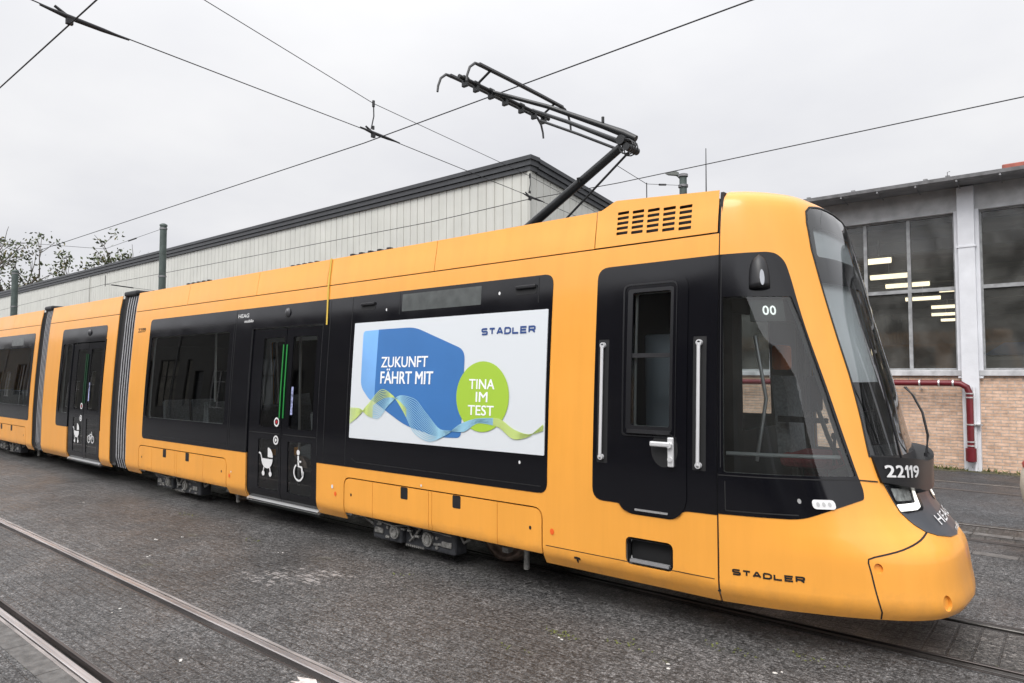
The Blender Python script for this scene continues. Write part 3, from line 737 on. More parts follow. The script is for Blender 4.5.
for k in range(NW):
    t = k / (NW - 1); last = None
    for i in range(76):
        x = -6.535 + i * (2.81 / 75); z = spl(wa, x) * (1 - t) + spl(wb, x) * t
        if last: groups[0 if (x < -6.1 or -5.55 > x > -6.1 and t < .4 or x > -4.3) else 1].append(strip([last, (x, z)], .007))
        last = (x, z)
flat(groups[0], .0205).build('printed_wave', mat('wave_green', (.55, .68, .22), .5), ad, fixn=False)
flat(groups[1], .0205).build('printed_wave', mat('wave_cyan', (.30, .56, .72), .5), ad, fixn=False)
TW = mat('print_white', (.88, .89, .90), .45)
writing('poster_lettering', 'ZUKUNFT', (-6.02, 2.065, -5.265, 2.185), TW, ad, off=.0175, bold=.014)
writing('poster_lettering', 'FÄHRT MIT', (-6.02, 1.885, -5.175, 2.055), TW, ad, off=.0175, bold=.014)
writing('poster_lettering', 'TINA', (-4.655, 1.845, -4.32, 1.945), TW, ad, off=.0195, bold=.014)
writing('poster_lettering', 'IM', (-4.56, 1.72, -4.405, 1.82), TW, ad, off=.0195, bold=.014)
writing('poster_lettering', 'TEST', (-4.66, 1.59, -4.32, 1.69), TW, ad, off=.0195, bold=.014)
wide_lettering('poster_lettering', 'STADLER', (-4.525, 2.375, -3.85, 2.445), mat('print_navy', (.02, .06, .22), .5), ad, .0150, .0175)

# ---- cab (nose)
cab = T
CG = [(-2.045, 1.262), (-2.045, 2.585), (-1.175, 2.578), (-1.10, 2.38), (-1.0, 1.9), (-.925, 1.45), (-.895, 1.262)]
WS_L = [(-.725, 1.395), (-.712, 1.66), (-.722, 1.99), (-.765, 2.40), (-.805, 2.72), (-.825, 2.95), (-.80, 3.17), (-.755, 3.27), (-.66, 3.315), (-.4, 3.345), (-.1, 3.36)]
WS = [(-.15, 1.36)] + WS_L + [(-s, z) for s, z in WS_L[::-1]] + [(.15, 1.36)]
mir = lambda pl: [(-s, z) for s, z in pl][::-1]
BH = disc((-1.02, .655), .028, .035, 18); BH2 = disc((-.55, .41), .05, .055, 22)
NP = rect(-2.093, .30, 2.085, 3.45)
panel('cab_shell', NP, YEL, cab, [grow_poly(rr(CG, .02), .018), grow_poly(rr(mir(CG), .02), .018), WS, BH, mir(BH), BH2, mir(BH2)], thick=.03, gs=.045, gz=.045)
panel('cab_lining', NP, mat('cab_trim', (.42, .43, .435), .7), cab, [rr(CG, .02), rr(mir(CG), .02), [(s * .985, z) for s, z in WS]], off=-.055, thick=.02, flip=True, gs=.07, gz=.09)
for bh in (BH, BH2): flat([bh, mir(bh)], -.022).build('towing_cap', YEL, cab, fixn=False)
# roof cap of the cab
ring = [S3(-2.093 + 4.17 * k / 60, 3.45) for k in range(61)]
m = MB(); cpt = Vector((-2.0, YC, 3.455)); vs = list(ring); fs = []
rings = [ring]
for j, t in enumerate((.75, .5, .25)):
    rings.append([Vector((p.x + (-2.093 - p.x) * (1 - t) * 1.0 if True else p.x, YC + (p.y - YC) * t, 3.45 + .03 * (1 - t * t))) for p in ring])
vs = [p for r_ in rings for p in r_]
for j in range(3):
    for k in range(60): fs.append((j * 61 + k, j * 61 + k + 1, (j + 1) * 61 + k + 1, (j + 1) * 61 + k))
vs.append(Vector((-2.093, YC, 3.48)))
for k in range(60): fs.append((183 + k, 183 + k + 1, len(vs) - 1))
m.add(vs, fs, True); m.build('cab_roof', YEL, cab)
m = MB(); pl = [(4.962, .38), (4.957, 1.0), (4.974, 1.6), (5.006, 2.2), (5.056, 2.9), (5.074, 3.1), (5.105, 3.32), (5.125, 3.42)]; m.prism(pl + [(2 * YC - y, z) for y, z in pl[::-1]] + [(7.09, .36), (7.09, 2.98), (5.25, 2.98), (5.25, .36)], -2.112, -2.088, 'x'); m.build('joint_frame', BLKS, cab)
# underside of the nose
# black side area of the cab
BC = [(-2.0965, .955), (-1.42, .955), (-.885, 1.105), (-.868, 1.17), (-.90, 1.45), (-.985, 1.95), (-1.085, 2.40), (-1.145, 2.72), (-1.185, 2.85), (-1.28, 2.91), (-1.40, 2.925), (-2.0965, 2.915)]
BCr = rr(BC, [0, .1, .02, .04, .3, .3, .3, .08, .06, .06, .08, 0])
for sgn in (1, -1):
    f_ = (lambda pl: pl) if sgn > 0 else mir
    panel('cab_side_surround', f_(BCr), BLK, cab, [f_(rr(CG, .02))], off=.004, thick=.03, gs=.045, gz=.06)
    panel('cab_side_window', f_(rr(CG, .02)), GL_C if False else glass('cab_glass', (.74, .78, .78), 0, 1, .004, .05, 1.6), cab, off=-.004, thick=0)
seams([[(-2.093, 1.243), (-.87, 1.237)], [(-.87, 1.237), (-.71, 1.222)]], cab, off=.0055)
seams([[(-2.07, 1.30), (-2.07, 2.87)]], cab, off=.0055)
seams([[(-2.03, .99), (-2.03, 1.2), ], [(-2.03, .985), (-1.43, .985)]], cab, off=.0055)
seams([(.010, [(-.448, .866), (-1.03, .73), (-1.072, .715), (-1.078, .69), (-1.03, .305)]), (.010, [(.448, .866), (1.03, .73), (1.072, .715), (1.078, .69), (1.03, .305)])], cab)
# windscreen: glass and the dark printed border
DW = rr([(-.74, 2.90), (.74, 2.90), (.70, 3.135), (-.70, 3.135)], .035)
CLR = [(-.655, 1.475), (.655, 1.475), (.68, 1.9), (.735, 2.4), (.768, 2.69), (-.768, 2.69), (-.735, 2.4), (-.68, 1.9)]
wsin = [(s * 1.0, z) for s, z in WS]
panel('windscreen_border', WS, mat('frit_grey', (.07, .071, .075), .3), cab, [DW, CLR], off=-.006, thick=.002, gs=.05, gz=.06)
panel('windscreen', WS, glass('windscreen_glass', (.88, .91, .91), 0, 1, .004, 0, 1.8), cab, off=0, thick=0, gs=.045, gz=.05)
panel('windscreen_seal', WS, RUB, cab, [[(s * .978, z + (.012 if z < 2.2 else -.012)) for s, z in WS]], off=.005, thick=.012, gs=.05, gz=.06)
panel('front_display', rect(-.78, 2.86, .78, 3.17, .02), mat('display_off', (.80, .83, .84), .5), cab, off=-.045, thick=.03, gs=.05)
panel('sun_blind', rect(-.72, 1.95, .0, 2.78, 0), mat('blind_cloth', (.88, .91, .92), .7), cab, off=-.07, thick=.004, gs=.05)
# number band
def bo(s, z):
    t = max(0, 1 - abs(s) / .70); return .012 + (.095 + (z - 1.2) * .38) * (t * (2 - t)) ** .8
NBl = [(-.70, 1.398), (-.683, 1.215)]
NB = [(-.70, 1.398), (-.685, 1.215), (-.45, 1.155), (-.15, 1.09), (.15, 1.09), (.45, 1.155), (.685, 1.215), (.70, 1.398), (.45, 1.355), (.15, 1.30), (-.15, 1.30), (-.45, 1.355)]
panel('windscreen_cowl', [(-.70, 1.39), (-.69, 1.25), (-.3, 1.2), (.3, 1.2), (.69, 1.25), (.70, 1.39), (.15, 1.375), (-.15, 1.375)], BLKM, cab, off=.007, thick=.01, gs=.035, gz=.03)
band = panel('number_band', NB, mat('band_black', (.009, .009, .010), .32, spec=.35), cab, off=bo, thick=lambda s, z: bo(s, z) + .01, gs=.035, gz=.03)
writing('fleet_number', '22119', (-.645, 1.222, -.315, 1.310), WHT, band, off=lambda s, z: bo(s, z) + .003, bold=.025, slant=-.045)
# dark mask with headlights
MK = [(-.662, 1.225), (-.60, 1.01), (-.535, .92), (-.47, .868), (-.36, .83), (-.17, .795), (0, .785), (.17, .795), (.36, .83), (.47, .868), (.535, .92), (.60, 1.01), (.662, 1.225), (.3, 1.16), (0, 1.14), (-.3, 1.16)]
mask = panel('headlight_mask', MK, DGREY, cab, off=.006, thick=.01, gs=.035, gz=.03)
for sgn in (1, -1):
    f_ = (lambda pl: pl) if sgn > 0 else mir
    HP = f_(rr([(-.645, 1.19), (-.61, 1.07), (-.555, .995), (-.27, .985), (-.215, 1.01), (-.20, 1.16), (-.30, 1.17)], [.01, .02, .03, .03, .03, .02, 0]))
    hl = panel('headlight', HP, BLK, T, off=.012, thick=.01, gs=.035, gz=.03)
    panel('daytime_light', f_(rr([(-.60, 1.010), (-.38, .998), (-.30, 1.01), (-.265, 1.14), (-.305, 1.145), (-.345, 1.045), (-.61, 1.058)], [.01, .02, .02, .0, 0, .02, .01])), mat('lit_white', (.9, .9, .9), .4, emit=(1, .97, .85), estr=.85), hl, off=.017, thick=.006, gs=.03, gz=.03)
    panel('lamp_reflector', f_(rr([(-.60, 1.08), (-.39, 1.065), (-.355, 1.145), (-.61, 1.17)], .015)), mat('lamp_chrome', (.30, .32, .31), .25, metal=.5, noise=.5, nscale=30), hl, off=.014, thick=.003, gs=.03)
writing('operator_lettering', 'HEAG', (-.16, .865, .40, .93), WHT, mask, off=.012, bold=.012)
writing('operator_lettering', 'mobilo', (.06, .795, .34, .825), WHT, mask, off=.012, bold=.01)
wide_lettering('maker_lettering', 'STADLER', (-2.00, .52, -1.50, .565), mat('print_black', (.01, .01, .01), .5), cab, .003, .0125)
# indicator and key switch
ind = panel('side_indicator', rect(-1.30, 1.035, -1.12, 1.10, .03), mat('indicator_white', (.80, .80, .80), .3), cab, off=.014, thick=.01, gs=.03)
for k in range(3): flat([disc((-1.255 + k * .045, 1.068), .014, .016, 12)], .0165).build('indicator_lens', mat('lens_grey', (.5, .5, .5), .3), ind, fixn=False)
flat([disc((-1.40, 1.085), .016, .018, 14)], .006).build('key_switch', ALU, cab, fixn=False)
# rear-view camera housing above the side window
c = S3(-1.555, 2.66); n = NRM(-1.555, 2.66); tng = Vector((-n.y, n.x, 0)).normalized() * -1
m = MB(); vs = []; fs = []; nu, nv = 12, 8
for j in range(nv + 1):
    t = j / nv; h_ = .26 * t
    wd = .075 * (1 - (t ** 2.6)) ** .5 + .002; dp = .11 * (1 - t) ** .6 * (1 - .2 * (1 - t)) + .004
    for i in range(nu + 1):
        a = pi * i / nu; vs.append(c + tng * (wd * cos(a)) + n * (dp * sin(a)) + Vector((0, 0, h_ - .02)))
for j in range(nv):
    for i in range(nu): k = j * (nu + 1) + i; fs.append((k, k + 1, k + nu + 2, k + nu + 1))
vs.append(c + Vector((0, 0, -.02))); k = len(vs) - 1
for i in range(nu): fs.append((i + 1, i, k))
m.add(vs, fs, True); ch = m.build('camera_housing', BLKM, cab)
flat([disc((-1.555, 2.705), .028, .06, 16)], .10).build('camera_lens', mat('lens_bright', (.35, .36, .38), .15, metal=.6), ch, fixn=False)
# route display 00 inside the side window
rd = panel('route_display', rect(-1.68, 2.40, -1.25, 2.57, .01), mat('display_box', (.06, .07, .06), .5), cab, off=-.045, thick=.03)
writing('route_number', '00', (-1.525, 2.445, -1.36, 2.518), mat('led_white', (.9, .9, .9), .5, emit=(.95, 1, .95), estr=.9), rd, off=-.038, bold=.02)
# cab interior
def cab_slab(name, z0, z1, inset, mt, xmin=-2.093, zref=None):
    zr = zref or z1; pl = []
    for k in range(97):
        s_ = -2.093 + 4.186 * k / 96; p = S3(s_, zr) - NRM(s_, zr) * inset
        if p.x >= xmin: pl.append((p.x, p.y))
    q = [pl[0]]
    for p in pl[1:]:
        if abs(p[0] - q[-1][0]) > 1e-4 or abs(p[1] - q[-1][1]) > 1e-4: q.append(p)
    m_ = MB(); m_.prism(q, z0, z1, 'z'); return m_.build(name, mt, cab)
cab_slab('underframe', .37, .385, .03, BLKS)
m = MB(); m.prism([tuple(S3(q, 1.27) + NRM(q, 1.27) * (bo(q, 1.27) - .008))[:2] for q in [-.66 + 1.32 * k / 40 for k in range(41)]], 1.262, 1.274, 'z'); m.build('band_shelf', BLKM, cab)
cab_slab('cab_floor', .86, .90, .09, INTD)
cab_slab('dashboard', 1.02, 1.22, .14, mat('dash_grey', (.20, .21, .215), .6), -1.50)
cab_slab('instrument_hood', 1.222, 1.33, .20, mat('dash_grey', (.20, .21, .215), .6), -1.36)
m = MB(); lp_ = [S3(s_, 1.40) - NRM(s_, 1.40) * .10 for s_ in [-2.03 + .1 * k for k in range(12)]]; m.tube(lp_, .016, 6); m.build('window_ledge', mat('ledge_pale', (.5, .52, .52), .5), cab)
m = MB(); m.box((-1.95, 5.85, 1.22), (-1.50, 6.40, 1.34), .05); m.box((-1.8, 6.05, .9), (-1.65, 6.2, 1.25)); m.build('driver_seat', SEATR, cab)
m = MB(); m.prism([(-1.97, 1.3), (-1.86, 1.3), (-1.90, 1.85), (-1.94, 1.98), (-2.02, 1.98)], 5.93, 6.33); m.build('seat_back', SEATG, cab)
m = MB(); m.prism([(-1.93, 1.60), (-1.55, 1.60), (-1.55, 1.64), (-1.93, 1.65)], 5.80, 5.86); m.build('armrest', BLKM, cab)
m = MB(); m.box((-2.04, 5.98, 2.03), (-1.95, 6.28, 2.25), .03); m.build('headrest', mat('orange_cloth', (.62, .16, .03), .8), cab)
m = MB(); m.tube([(-1.42, 5.7, 1.30), (-1.5, 5.66, 1.5), (-1.6, 5.66, 1.80)], .018); m.box((-1.62, 5.50, 1.70), (-1.58, 5.84, 1.98), .02); m.build('monitor', BLKM, cab)
m = MB(); m.tube([(-1.45, 5.6, 1.3), (-1.44, 5.6, 1.5)], .012); m.lathe((-1.44, 5.6, 1.5), [(0, .05), (.02, .045), (.028, .02), (.02, 0)], 12); m.build('control_lever', BLKM, cab)
m = MB(); m.tube([(-2.0, 5.5, 1.3), (-1.9, 5.45, 1.8), (-1.98, 5.45, 2.3)], .015); m.build('grab_pole', ALU, cab)
# wipers on the band shelf
for (yy, kk) in ((6.42, 0), (6.50, .02)):
    m = MB(); m.tube([(-.965, yy, 1.34), (-.945 - kk, yy + .02, 1.50), (-.985 - kk, yy + .06, 1.68), (-1.06 - kk, yy + .12, 1.82), (-1.135, yy + .17, 1.885)], .0065, 8)
    m.cyl((-.965, yy, 1.30), (-.965, yy, 1.36), .012, 10); m.build('wiper', BLKM, cab)
m = MB(); m.tube([(-1.02, 5.75, 1.37), (-1.10, 5.60, 1.9), (-1.17, 5.55, 2.25)], .008, 8); m.build('wiper', BLKM, cab)
# antenna
m = MB(); m.tube([(-2.69, YC, 3.38), (-2.685, YC, 4.16)], [.008, .004], 6); m.lathe((-2.69, YC, 3.38), [(.05, 0), (.04, .05), (.012, .09)], 12); m.build('antenna', BLKM, front)
# roof equipment
for a, b, z in ((-8.85, -8.1, 3.62), (-7.45, -6.55, 3.63), (-12.1, -11.2, 3.63), (-10.9, -9.9, 3.60)):
    m = MB(); m.box((a, 5.55, 3.38), (b, 6.9, z - .03), .02); m.tube([(a + .05, 5.6, z - .02), (b - .05, 5.6, z - .02)], .018)
    for k in range(5): x = a + .08 + k * (b - a - .16) / 4; m.box((x - .03, 5.57, z - .04), (x + .03, 5.64, z + .012), .008)
    m.v = [(x, y, z - .055) for x, y, z in m.v]; m.build('roof_equipment', BLKM, front)

# ---- middle car and rear car
def small_car(name, s0, s1, notches, holes, band_, cuts):
    c_ = T
    shell('side_wall', s0, s1, notches, holes, c_); roof_panels(cuts, c_); hull(s0, s1, c_)
    for sd in (1, -1):
        panel('window_band', band_, BLK, c_, holes, side=sd, off=.004, thick=.03)
        for h in holes: glazing(h, c_, side=sd)
    return c_
HM = rect(-16.30, 1.20, -15.80, 2.60, .04)
BM = rr([(-16.42, .93), (-15.76, .93), (-15.76, .93), (-15.75, 2.62), (-14.20, 2.62), (-14.20, .35), (-14.14, .35), (-14.03, 2.915), (-16.42, 2.915)], [.09, 0, 0, 0, 0, 0, 0, .08, .09])
BM = rr([(-16.42, .93), (-15.75, .93), (-15.75, 2.62), (-14.09, 2.62), (-14.09, .33), (-14.05, .33), (-14.05, 2.915), (-16.42, 2.915)], [.09, 0, 0, 0, 0, .0, .08, .09])
middle = small_car('middle_car', -17.30, -13.58, [(-15.75, -14.055, 2.62, 0)], [HM], BM, [-17.30, -13.58])
door_pair(-15.75, -14.09, middle, [icon_stroller, icon_bike], hm_=mat('handle_dark_green', (.01, .06, .025), .4))
HR = rect(-24.4, 1.27, -18.35, 2.61, .05); HR2 = rect(-21.6, 1.27, -18.35, 2.61, .05)
rear = small_car('rear_car', -26.5, -17.95, [(-21.3, -18.35, .797, .11)], [HR], rr([(-24.6, .95), (-18.20, .95), (-18.20, 2.915), (-24.6, 2.915)], .09), [-26.5, -24, -22, -20, -17.95])
hatch(-21.3, -18.35, [-20.6, -19.9, -19.0], [-20.2, -19.4], rear)
panel('destination_display', rect(-19.9, 2.66, -19.0, 2.84, .01), mat('display_glass', (.075, .082, .08), .22), rear, off=.006, thick=.002)
seats([-23.6, -22.6, -21.4, -20.3, -19.3], rear)
bogie(-11.95, -10.45, [-12.15, -10.15], front); bogie(-6.30, -4.98, [-6.55, -4.76], front); bogie(-20.9, -19.3, [-21.0, -19.0], rear)
m = MB(); m.box((-26.55, 5.0, .32), (-26.45, 7.34, 3.42)); m.build('end_wall', YEL, rear)
for a, b in ((-13.58, -12.85), (-17.95, -17.30)):
    m = MB(); vs = []; fs = []; zs = [.32, .5, 1.0, 1.6, 2.2, 2.9, 3.2, 3.40]
    xa = a + .22 if a > -14 else a + .20
    nr = 5; pit = (b - .01 - xa) / nr; prof_ = []
    for r_ in range(nr): prof_ += [(xa + pit * r_, .075), (xa + pit * (r_ + .12), .03), (xa + pit * (r_ + .55), .03), (xa + pit * (r_ + .67), .075)]
    n_ = len(prof_)
    for x, d_ in prof_:
        row = [(x, S(x, z)[1] + d_, z) for z in zs]; row += [(x, 2 * YC - y, z) for (_, y, z) in row[::-1]]
        vs += row
    k = len(zs) * 2
    for i in range(n_ - 1):
        for j in range(k): fs.append((i * k + j, i * k + (j + 1) % k, (i + 1) * k + (j + 1) % k, (i + 1) * k + j))
    m.add(vs, fs); m.mi = [1 if (i // k) % 4 in (2, 3) else 0 for i in range(len(fs))]; m.build('bellows', BEL, T, mats=[BEL, RUB])  # black flanks and valleys: shading between the ribs put into the colour
    m = MB(); gp = [(4.99, .40), (4.99, 1.0), (5.01, 1.6), (5.045, 2.2), (5.095, 2.9), (5.14, 3.30), (5.16, 3.42)]; m.prism(gp + [(2 * YC - y, z) for y, z in gp[::-1]], a + .002, xa, 'x'); m.build('gangway_frame', BLKS, T)
    m = MB(); m.box((a + .08, 5.10, 3.41), (b - .10, 7.24, 3.50), .03); m.build('gangway_cap', BLKM, T)
    m = MB(); m.cyl((a + .05, 5.05, 1.72), (xa + .05, 5.05, 1.72), .02); m.build('coupling_link', ALU, T)

# ---- pantograph
pan = empty('pantograph', (0, 0, 0)); pan.parent = T
PB = mat('pantograph_black', (.012, .013, .014), .4, noise=.3, nscale=10); PG = mat('pantograph_grey', (.05, .05, .052), .6)
m = MB(); m.tube([(-5.02, YC, 3.60), (-3.62, YC, 4.37)], [.056, .046], 14); m.cyl((-4.1, YC - .07, 4.07), (-4.1, YC - .085, 4.12), .02); m.build('lower_arm', PB, pan)
m = MB(); m.tube([(-4.50, YC + .02, 3.60), (-3.49, YC + .02, 4.34)], .013, 8); m.build('control_rod', PB, pan)
m = MB(); m.tube([(-3.44, YC, 4.42), (-3.57, YC - .02, 4.50), (-3.79, YC - .05, 4.62), (-4.4, YC - .24, 4.93), (-5.05, YC - .42, 5.21)], [.036, .042, .034, .025, .021], 12); m.cyl((-3.80, YC - .06, 4.66), (-3.80, YC - .06, 4.72), .016); m.build('upper_arm', PB, pan)
m = MB(); m.tube([(-3.50, YC, 4.39), (-3.68, YC + .05, 4.46), (-4.4, YC + .14, 4.87), (-5.0, YC + .26, 5.19)], [.036, .030, .023, .020], 12); m.build('upper_arm', PB, pan)
m = MB(); m.tube([(-3.66, YC + .02, 4.36), (-4.2, YC + .05, 4.66), (-4.78, YC + .12, 4.97)], .015, 8); m.build('guide_rod', PB, pan)
m = MB(); m.cyl((-3.56, YC - .12, 4.41), (-3.56, YC + .14, 4.41), .05); m.cyl((-3.50, YC - .10, 4.33), (-3.50, YC + .12, 4.33), .04)
for k in range(3):
    pts = [(-3.50 + .08 * cos(a), YC - .1 + .05 * k, 4.33 + .075 * sin(a)) for a in [2 * pi * j / 12 for j in range(13)]]; m.tube(pts, .007, 6)
m.build('knee_joint', PB, pan)
m = MB(); m.tube([(-5.06, 5.22, 5.215), (-5.06, 6.85, 5.215)], .024, 12)
for y in (5.32, 5.5, 5.75, 6.0, 6.3, 6.55, 6.75): m.cyl((-5.06, y - .03, 5.215), (-5.06, y + .03, 5.215), .036, 12); m.box((-5.10, y - .02, 5.13), (-5.03, y + .02, 5.2), .005)
m.build('head_tube', PB, pan)
for sx, X_ in ((1, -4.90), (-1, -5.34)):
    hd = MB(); prof = [(5.36, 0.0), (5.9, .005), (6.45, .005), (6.92, 0.0)]
    vs = []; fs = []
    for y, dz in prof:
        for dx, d2 in ((-.022, 0), (.022, 0), (.026, -.025), (-.026, -.025)): vs.append((X_ + dx, y, 5.365 + dz + d2))
    for i in range(3):
        for k in range(4): fs.append((i * 4 + k, i * 4 + (k + 1) % 4, i * 4 + 4 + (k + 1) % 4, i * 4 + 4 + k))
    fs += [(0, 1, 2, 3), (15, 14, 13, 12)]; hd.add(vs, fs); o_ = hd.build('collector_strip', PG, pan)
    for e, ys in (((-1), 5.36), (1, 6.92)):
        hm = MB(); hm.tube([(X_, ys - e * .03, 5.345), (X_, ys + e * .06, 5.34), (X_, ys + e * .14, 5.27), (X_, ys + e * .18, 5.17), (X_, ys + e * .19, 5.10)], [.02, .016, .014, .013, .012], 8); hm.build('horn', PG, pan)
    br = MB()
    for y in (5.55, 6.75): br.tube([(X_, y, 5.34), (-5.06, y - .02, 5.24)], .014, 8)
    br.build('strip_bracket', PB, pan)
m = MB(); m.box((-5.35, YC - .45, 3.40), (-3.9, YC + .45, 3.52), .02); m.box((-5.1, YC - .2, 3.5), (-4.8, YC + .2, 3.68), .03)
for x in (-5.25, -4.0):
    for y in (YC - .38, YC + .38): m.lathe((x, y, 3.36), [(.05, 0), (.03, .02), (.05, .04), (.03, .06), (.05, .08)], 12)
m.build('pantograph_base', PB, pan)
# ------------------------------------------------------------------ ground, tracks
def paving_mat(name, base, bw, rh, rot=0.0, mortar=.012, dark=.86, rough=.55, wet=.22, moss=.0, paint=False):
    m = bpy.data.materials.new(name); m.use_nodes = True; n = m.node_tree.nodes; l = m.node_tree.links; b = n['Principled BSDF']
    t = n.new('ShaderNodeTexCoord'); mp = n.new('ShaderNodeMapping'); mp.inputs['Rotation'].default_value[2] = rot; l.new(t.outputs['Object'], mp.inputs[0])
    # slightly wavering courses
    wv = n.new('ShaderNodeTexNoise'); wv.inputs['Scale'].default_value = 1.1; l.new(mp.outputs[0], wv.inputs['Vector'])
    vs_ = n.new('ShaderNodeVectorMath'); vs_.operation = 'MULTIPLY_ADD'; vs_.inputs[1].default_value = (.05, .05, 0); l.new(wv.outputs['Color'], vs_.inputs[0]); l.new(mp.outputs[0], vs_.inputs[2])
    br = n.new('ShaderNodeTexBrick'); br.inputs['Scale'].default_value = 1; br.inputs['Brick Width'].default_value = bw; br.inputs['Row Height'].default_value = rh
    br.inputs['Mortar Size'].default_value = mortar; br.inputs['Mortar Smooth'].default_value = .5; br.inputs['Bias'].default_value = -.1
    br.inputs['Color1'].default_value = (*[c * 1.10 for c in base], 1); br.inputs['Color2'].default_value = (*[c * .92 for c in base], 1); br.inputs['Mortar'].default_value = (*[c * dark for c in base], 1)
    l.new(vs_.outputs[0], br.inputs['Vector'])
    def noise(sc, det=6, ro=.6):
        x = n.new('ShaderNodeTexNoise'); x.inputs['Scale'].default_value = sc; x.inputs['Detail'].default_value = det; x.inputs['Roughness'].default_value = ro; l.new(t.outputs['Object'], x.inputs['Vector']); return x.outputs[0]
    def ramp_(src, p0, c0, p1, c1):
        r = n.new('ShaderNodeValToRGB'); l.new(src, r.inputs[0]); e = r.color_ramp.elements; e[0].position = p0; e[1].position = p1; e[0].color = (c0, c0, c0, 1); e[1].color = (c1, c1, c1, 1); return r.outputs[0]
    def mul(a, b2, f=1.0, bt='MULTIPLY'):
        x = n.new('ShaderNodeMix'); x.data_type = 'RGBA'; x.blend_type = bt; x.inputs[0].default_value = f; l.new(a, x.inputs[6])
        if isinstance(b2, tuple): x.inputs[7].default_value = b2
        else: l.new(b2, x.inputs[7])
        return x.outputs[2]
    c = br.outputs['Color']
    c = mul(c, ramp_(noise(120, 2, .7), .36, .35, .66, 1.9)); c = mul(c, ramp_(noise(52, 3, .8), .40, .45, .62, 1.75))       # stone grain
    c = mul(c, ramp_(noise(33, 4, .7), .35, .72, .68, 1.28))
    c = mul(c, ramp_(noise(.55, 5, .6), .32, .72, .7, 1.25))       # broad stains
    c = mul(c, ramp_(noise(3.1, 6, .7), .3, .80, .72, 1.2))
    sp = ramp_(noise(85, 2, .5), .70, 0, .76, 1)                  # pale chips
    x = n.new('ShaderNodeMix'); x.data_type = 'RGBA'; l.new(sp, x.inputs[0]); l.new(c, x.inputs[6]); x.inputs[7].default_value = (.26, .25, .24, 1); c = x.outputs[2]
    vo = n.new('ShaderNodeTexVoronoi'); vo.inputs['Scale'].default_value = 58; l.new(t.outputs['Object'], vo.inputs['Vector']); sc_ = n.new('ShaderNodeSeparateColor'); l.new(vo.outputs['Color'], sc_.inputs[0])
    c = mul(c, ramp_(sc_.outputs[0], .05, .45, .95, 1.6))
    vo2 = n.new('ShaderNodeTexVoronoi'); vo2.inputs['Scale'].default_value = 27; l.new(t.outputs['Object'], vo2.inputs['Vector']); sc2 = n.new('ShaderNodeSeparateColor'); l.new(vo2.outputs['Color'], sc2.inputs[0])
    c = mul(c, ramp_(sc2.outputs[1], .05, .72, .95, 1.3))
    if moss:
        mm = n.new('ShaderNodeMath'); mm.operation = 'MULTIPLY'; l.new(ramp_(noise(2.3, 5, .7), .63, 0, .70, 1), mm.inputs[0]); l.new(ramp_(noise(30, 3), .5, 0, .6, 1), mm.inputs[1])
        x = n.new('ShaderNodeMix'); x.data_type = 'RGBA'; m2 = n.new('ShaderNodeMath'); m2.operation = 'MULTIPLY'; m2.inputs[1].default_value = moss; l.new(mm.outputs[0], m2.inputs[0])
        l.new(m2.outputs[0], x.inputs[0]); l.new(c, x.inputs[6]); x.inputs[7].default_value = (.075, .085, .02, 1); c = x.outputs[2]
    if paint:   # worn white paint left on the faces of a few setts
        gm = n.new('ShaderNodeMapping'); gm.vector_type = 'TEXTURE'; gm.inputs['Location'].default_value = (-6.0, 3.95, 0); gm.inputs['Rotation'].default_value[2] = radians(35); gm.inputs['Scale'].default_value = (1.15, .55, 1)
        l.new(t.outputs['Object'], gm.inputs[0]); gr = n.new('ShaderNodeTexGradient'); gr.gradient_type = 'SPHERICAL'; l.new(gm.outputs[0], gr.inputs[0])
        a = n.new('ShaderNodeMath'); a.operation = 'MULTIPLY'; a.inputs[1].default_value = .48; l.new(gr.outputs[1], a.inputs[0])
        a2 = n.new('ShaderNodeMath'); a2.operation = 'MULTIPLY_ADD'; a2.inputs[1].default_value = .52; l.new(ramp_(noise(6.5, 6, .8), .38, 0, .62, 1), a2.inputs[0]); l.new(a.outputs[0], a2.inputs[2])
        f1 = ramp_(a2.outputs[0], .60, 0, .76, .85)
        inv_ = n.new('ShaderNodeMath'); inv_.operation = 'SUBTRACT'; inv_.inputs[0].default_value = 1; l.new(br.outputs['Fac'], inv_.inputs[1])
        g = n.new('ShaderNodeMath'); g.operation = 'MULTIPLY'; l.new(f1, g.inputs[0]); l.new(inv_.outputs[0], g.inputs[1])
        x = n.new('ShaderNodeMix'); x.data_type = 'RGBA'; l.new(g.outputs[0], x.inputs[0]); l.new(c, x.inputs[6]); x.inputs[7].default_value = (.34, .32, .31, 1); c = x.outputs[2]
    l.new(c, b.inputs['Base Color'])
    mr = n.new('ShaderNodeMapRange'); l.new(noise(.8, 5, .6), mr.inputs[0]); mr.inputs[1].default_value = .35; mr.inputs[2].default_value = .65; mr.inputs[3].default_value = rough - wet; mr.inputs[4].default_value = rough + .15; l.new(mr.outputs[0], b.inputs['Roughness'])
    inv2 = n.new('ShaderNodeMath'); inv2.operation = 'MULTIPLY_ADD'; l.new(br.outputs['Fac'], inv2.inputs[0]); inv2.inputs[1].default_value = -.6
    l.new(noise(60, 4, .7), inv2.inputs[2])
    bp = n.new('ShaderNodeBump'); bp.inputs['Strength'].default_value = .75; bp.inputs['Distance'].default_value = .012; l.new(inv2.outputs[0], bp.inputs['Height']); l.new(bp.outputs[0], b.inputs['Normal'])
    b.inputs['Specular IOR Level'].default_value = .45
    return m
PAV = paving_mat('block_paving', (.069, .067, .066), .17, .085, moss=.7, paint=True, rough=.50)
SET = paving_mat('stone_setts', (.060, .056, .052), .17, .15, rot=pi / 2, mortar=.012, dark=.55, rough=.5, moss=.5)
